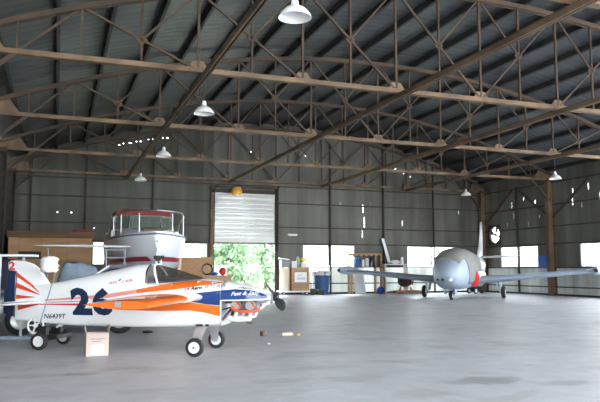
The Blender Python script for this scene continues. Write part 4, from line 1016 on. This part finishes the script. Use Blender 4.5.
for sg in (1, -1):
    # air intake nacelle with its red blank
    rings = []
    for x, g, cy, rz_ in ((1.05, .22, .67, .33), (.6, .26, .68, .37), (-.5, .28, .66, .40), (-1.6, .22, .60, .36), (-2.4, .08, .52, .25)):
        rings.append([V((x, sg * (cy + g * math.cos(2 * PI * k / 24)), .90 + rz_ * math.sin(2 * PI * k / 24))) for k in range(24)])
    it = MB().loft(rings).build('air_intake', M['jet'], jet, smooth=50)
    q = MB(); q.loft([[V((x, sg * (.69 + s_ * .235 * math.cos(2 * PI * k / 24)), .88 + s_ * .36 * math.sin(2 * PI * k / 24))) for k in range(24)] for x, s_ in ((1.02, .98), (1.10, 1.0), (1.14, .8), (1.15, .2))]); q.build('intake_blank', M['red'], it, smooth=40)
    # wing
    def wsec(y):
        t_ = (y - .7) / 4.75; return (lerp(.95, .55, t_), lerp(-1.35, -.75, t_), lerp(.80, 1.20, t_), lerp(.36, .17, t_))
    wg = MB().loft([airfoil(*[(a_, b_, c_, th) for a_, b_, c_, th in [wsec(y)]][0], sg * y, 10) for y in (.6, 1.5, 2.7, 4.0, 5.45)]).build('wing', M['jet'], jet, smooth=40)
    MB().loft([airfoil(wsec(y)[1] + .42, wsec(y)[1] - .02, wsec(y)[2] - .005, .10, sg * y, 8) for y in (3.2, 5.2)]).build('aileron', M['jet_silver'], wg, smooth=40)
    tk = MB().lathe([(.015, 1.25), (.06, 1.2), (.13, 1.0), (.19, .6), (.215, .1), (.21, -.5), (.16, -1.1), (.09, -1.5), (.02, -1.75)], (0, sg * 5.6, 1.24), (1, 0, 0), 22).build('tip_tank', M['jet'], jet, smooth=60)
    MB().lathe([(.0, 1.27), (.05, 1.26), (.085, 1.17), (.07, 1.15)], (0, sg * 5.6, 1.24), (1, 0, 0), 14).build('tank_nose', M['black'], tk, smooth=60)
    # tailplane
    MB().loft([airfoil(le, te, z_, th, sg * y, 8) for y, le, te, z_, th in ((.1, -4.75, -6.0, 1.93, .13), (2.5, -5.15, -5.9, 1.97, .07))]).build('tailplane', M['jet_silver'], jet, smooth=40)
    # main gear
    q = MB(); q.cyl((0, sg * 1.73, .28), (.0, sg * 1.62, .82), .05, 12); q.bar((.0, sg * 1.65, .6), (.35, sg * 1.5, .84), .04, .04); q.cyl((0, sg * 1.60, .28), (0, sg * 1.80, .28), .035, 10); q.build('gear_leg', M['jet_silver'], jet)
    wheel(jet, (0, sg * 1.78, .27), .27, .17, hubm=M['alu'])
    MB().box((.0, sg * 1.52, .55), (.5, .025, .45), Matrix.Rotation(sg * .15, 3, 'X')).build('gear_door', M['jet'], jet)
MB().loft([[V((le, 0, z)), V((lerp(le, te, .3), th, z)), V((te, 0, z)), V((lerp(le, te, .3), -th, z))] for le, te, z, th in ((-3.6, -6.1, 1.80, .14), (-4.3, -6.15, 2.05, .11), (-4.75, -6.2, 2.45, .085), (-5.15, -6.2, 3.1, .06), (-5.4, -6.15, 3.72, .045), (-5.6, -6.05, 3.84, .02))]).build('fin', M['jet_silver'], jet, smooth=40)
for sg in (1, -1):
    q = MB(); xx = [(-3.6, 1.75), (-4.6, 1.78), (-4.0, 1.25)]
    rows = []
    for u in range(7):
        a_ = V((lerp(-3.3, -3.9, u / 6), 0, lerp(1.75, 1.2, u / 6))); b_ = V((lerp(-4.7, -3.95, u / 6), 0, lerp(1.75, 1.2, u / 6)))
        r_ = []
        for k in range(7):
            p_ = a_.lerp(b_, k / 6); hw, zb, zt = interp(p_.x, JS); zc = (zb + zt) / 2 - .04
            hh = (zt - zc) if p_.z > zc else (zc - zb); v_ = min(1, abs(p_.z - zc) / hh); y_ = hw * (1 - v_ ** 2.5) ** .4
            r_.append(V((p_.x, sg * (y_ + .022), p_.z)))
        rows.append(r_)
    q.sheet(rows).build('tail_marking', M['white_paint'], jet)
for y, r_, m_ in ((-.12, .06, M['black']), (.18, .075, M['white_plastic']), (-.34, .05, M['black'])):
    x_ = 3.775 - 1.1 * y * y
    MB().lathe([(0, .05), (r_ * .6, .045), (r_, .02), (r_ * 1.15, -.06)], (x_ + .03, y, .86), (1, 0, -.25), 16).build('nose_lamp', m_, jet, smooth=50)
q = MB(); q.cyl((2.69, 0, .21), (2.75, 0, .60), .045, 12); q.bar((2.69, -.11, .21), (2.69, -.11, .42), .03, .05); q.bar((2.69, .11, .21), (2.69, .11, .42), .03, .05); q.bar((2.69, -.12, .42), (2.69, .12, .42), .06, .05); q.cyl((2.69, -.12, .2), (2.69, .12, .2), .025, 8); q.build('nose_leg', M['jet_silver'], jet)
wheel(jet, (2.69, 0, .20), .20, .14, hubm=M['alu'], name='nose_wheel')
for sg in (-1, 1): MB().box((2.85, sg * .22, .38), (.5, .02, .26)).build('nose_gear_door', M['jet'], jet)

# ------------------------------------------------------------------ litter on the floor
o = MB().box((3.75, 12.3, .045), (.09, .09, .09), Matrix.Rotation(.4, 3, 'Z')).build('wood_block', M['ply_dark'], None, bevel=.006); tag(o, 'small dark wooden block on the concrete right of the aeroplane wheels', 'block')
o = MB().cyl((-.11, 0, .03), (.11, .02, .03), .03, 12).build('cardboard_tube', M['cream'], None); o.location = (4.2, 12.2, 0); tag(o, 'short cream tube lying on the concrete right of the dark block', 'tube')
o = MB().cyl((.0, 0, .02), (.05, .0, .02), .02, 8).build('tube_cap', M['yellow_ink'], None); o.location = (4.38, 12.13, 0); tag(o, 'tiny tan cap beside the cream tube on the floor', 'cap')
lump('oily_rag', (1.75, 13.6, 0), (.22, .16, .06), M['dark_iron'], 'crumpled dark rag on the floor behind the aeroplane belly', 'rag', 21)
lump('paper_scrap', (3.42, 10.9, 0), (.05, .04, .02), M['white_ink'], 'tiny white paper scrap on the floor right of the front wheels', 'scrap', 22)

# ------------------------------------------------------------------ trees seen through the overhead doorway
def tree(x, y, h, r, m, label, seed):
    rd = random.Random(seed); t_ = thing('tree', (x, y, -.1), label, 'tree', 'trees outside the overhead door')
    MB().tube([(0, 0, 0), (.05, .03, h * .3), (-.05, 0, h * .6)], [.16, .12, .06], 8).build('trunk', M['bark'], t_)
    q = MB(); blobs = [(rd.gauss(0, r * .5), rd.gauss(0, r * .5), h * rd.uniform(.08, .9), r * rd.uniform(.3, .55)) for _ in range(34)]
    for bx_, by_, bz_, br_ in blobs:
        for _ in range(170):
            d = V((rd.gauss(0, 1), rd.gauss(0, 1), rd.gauss(0, 1))).normalized(); c = V((bx_, by_, bz_)) + d * br_ * rd.uniform(.6, 1.)
            if c.z < .05: continue
            s_ = rd.uniform(.14, .30); a_ = V((rd.gauss(0, 1), rd.gauss(0, 1), rd.gauss(0, 1))).normalized(); b_ = a_.cross(d).normalized(); a2 = b_.cross(d).normalized().lerp(a_, .4)
            q.add([c - a2 * s_, c + b_ * s_ * .5, c + a2 * s_, c - b_ * s_ * .5], [(0, 1, 2, 3)])
    q.build('foliage', m, t_, fix=False)
for x, y, h, r, m, l, sd_ in ((10.25, 41, 4.4, 1.25, M['leaf_a'], 'leafy green tree outside in the left of the overhead doorway', 1), (13.7, 44.5, 5.0, 1.45, M['leaf_b'], 'pale green leafy tree outside in the right of the doorway', 2),
                               (12.2, 51, 6.0, 1.7, M['leaf_c'], 'deeper green tree farther off behind the two doorway trees', 3)):
    tree(x, y, h, r, m, l, sd_)
# ------------------------------------------------------------------ world, sun, camera
w = bpy.data.worlds.new('World'); sc.world = w; w.use_nodes = True
nt = w.node_tree; bg = nt.nodes['Background']
tc = nt.nodes.new('ShaderNodeTexCoord'); sp = nt.nodes.new('ShaderNodeSeparateXYZ'); rp = nt.nodes.new('ShaderNodeValToRGB')
nt.links.new(tc.outputs['Generated'], sp.inputs[0]); nt.links.new(sp.outputs['Z'], rp.inputs['Fac'])
rp.color_ramp.elements[0].position = 0.; rp.color_ramp.elements[0].color = (.93, .97, 1, 1)
rp.color_ramp.elements[1].position = .8; rp.color_ramp.elements[1].color = (.80, .90, 1, 1)
nt.links.new(rp.outputs['Color'], bg.inputs['Color'])
ma = nt.nodes.new('ShaderNodeMapRange'); ma.inputs['From Min'].default_value = -.2; ma.inputs['From Max'].default_value = .9; ma.inputs['To Min'].default_value = 1.0; ma.inputs['To Max'].default_value = 2.6
nt.links.new(sp.outputs['Y'], ma.inputs['Value']); nt.links.new(ma.outputs[0], bg.inputs['Strength'])
sd = bpy.data.lights.new('sun', 'SUN'); sd.energy = 2.5; sd.angle = math.radians(3); sd.color = (1, .96, .9)
so = bpy.data.objects.new('sun', sd); COL.objects.link(so)
so.rotation_euler = (V((.0, .85, 1))).to_track_quat('Z', 'Y').to_euler()
cam = bpy.data.cameras.new('camera'); cam.sensor_width = 36; cam.lens = 36 * 664 / 600; cam.clip_end = 500
co = bpy.data.objects.new('camera', cam); COL.objects.link(co)
p = math.atan(69 / 664.); ps = math.atan(244 * math.cos(p) / 664.)
fw = V((math.sin(ps) * math.cos(p), math.cos(ps) * math.cos(p), math.sin(p)))
co.location = (0, 0, 1.25); co.rotation_euler = fw.to_track_quat('-Z', 'Y').to_euler()
sc.camera = co
vs = sc.view_settings; vs.view_transform = 'Standard'; vs.look = 'None'; vs.gamma = 1; vs.use_curve_mapping = False
vs.exposure = 3.25
sc.cycles.max_bounces = 10; sc.cycles.diffuse_bounces = 6; sc.cycles.transparent_max_bounces = 16
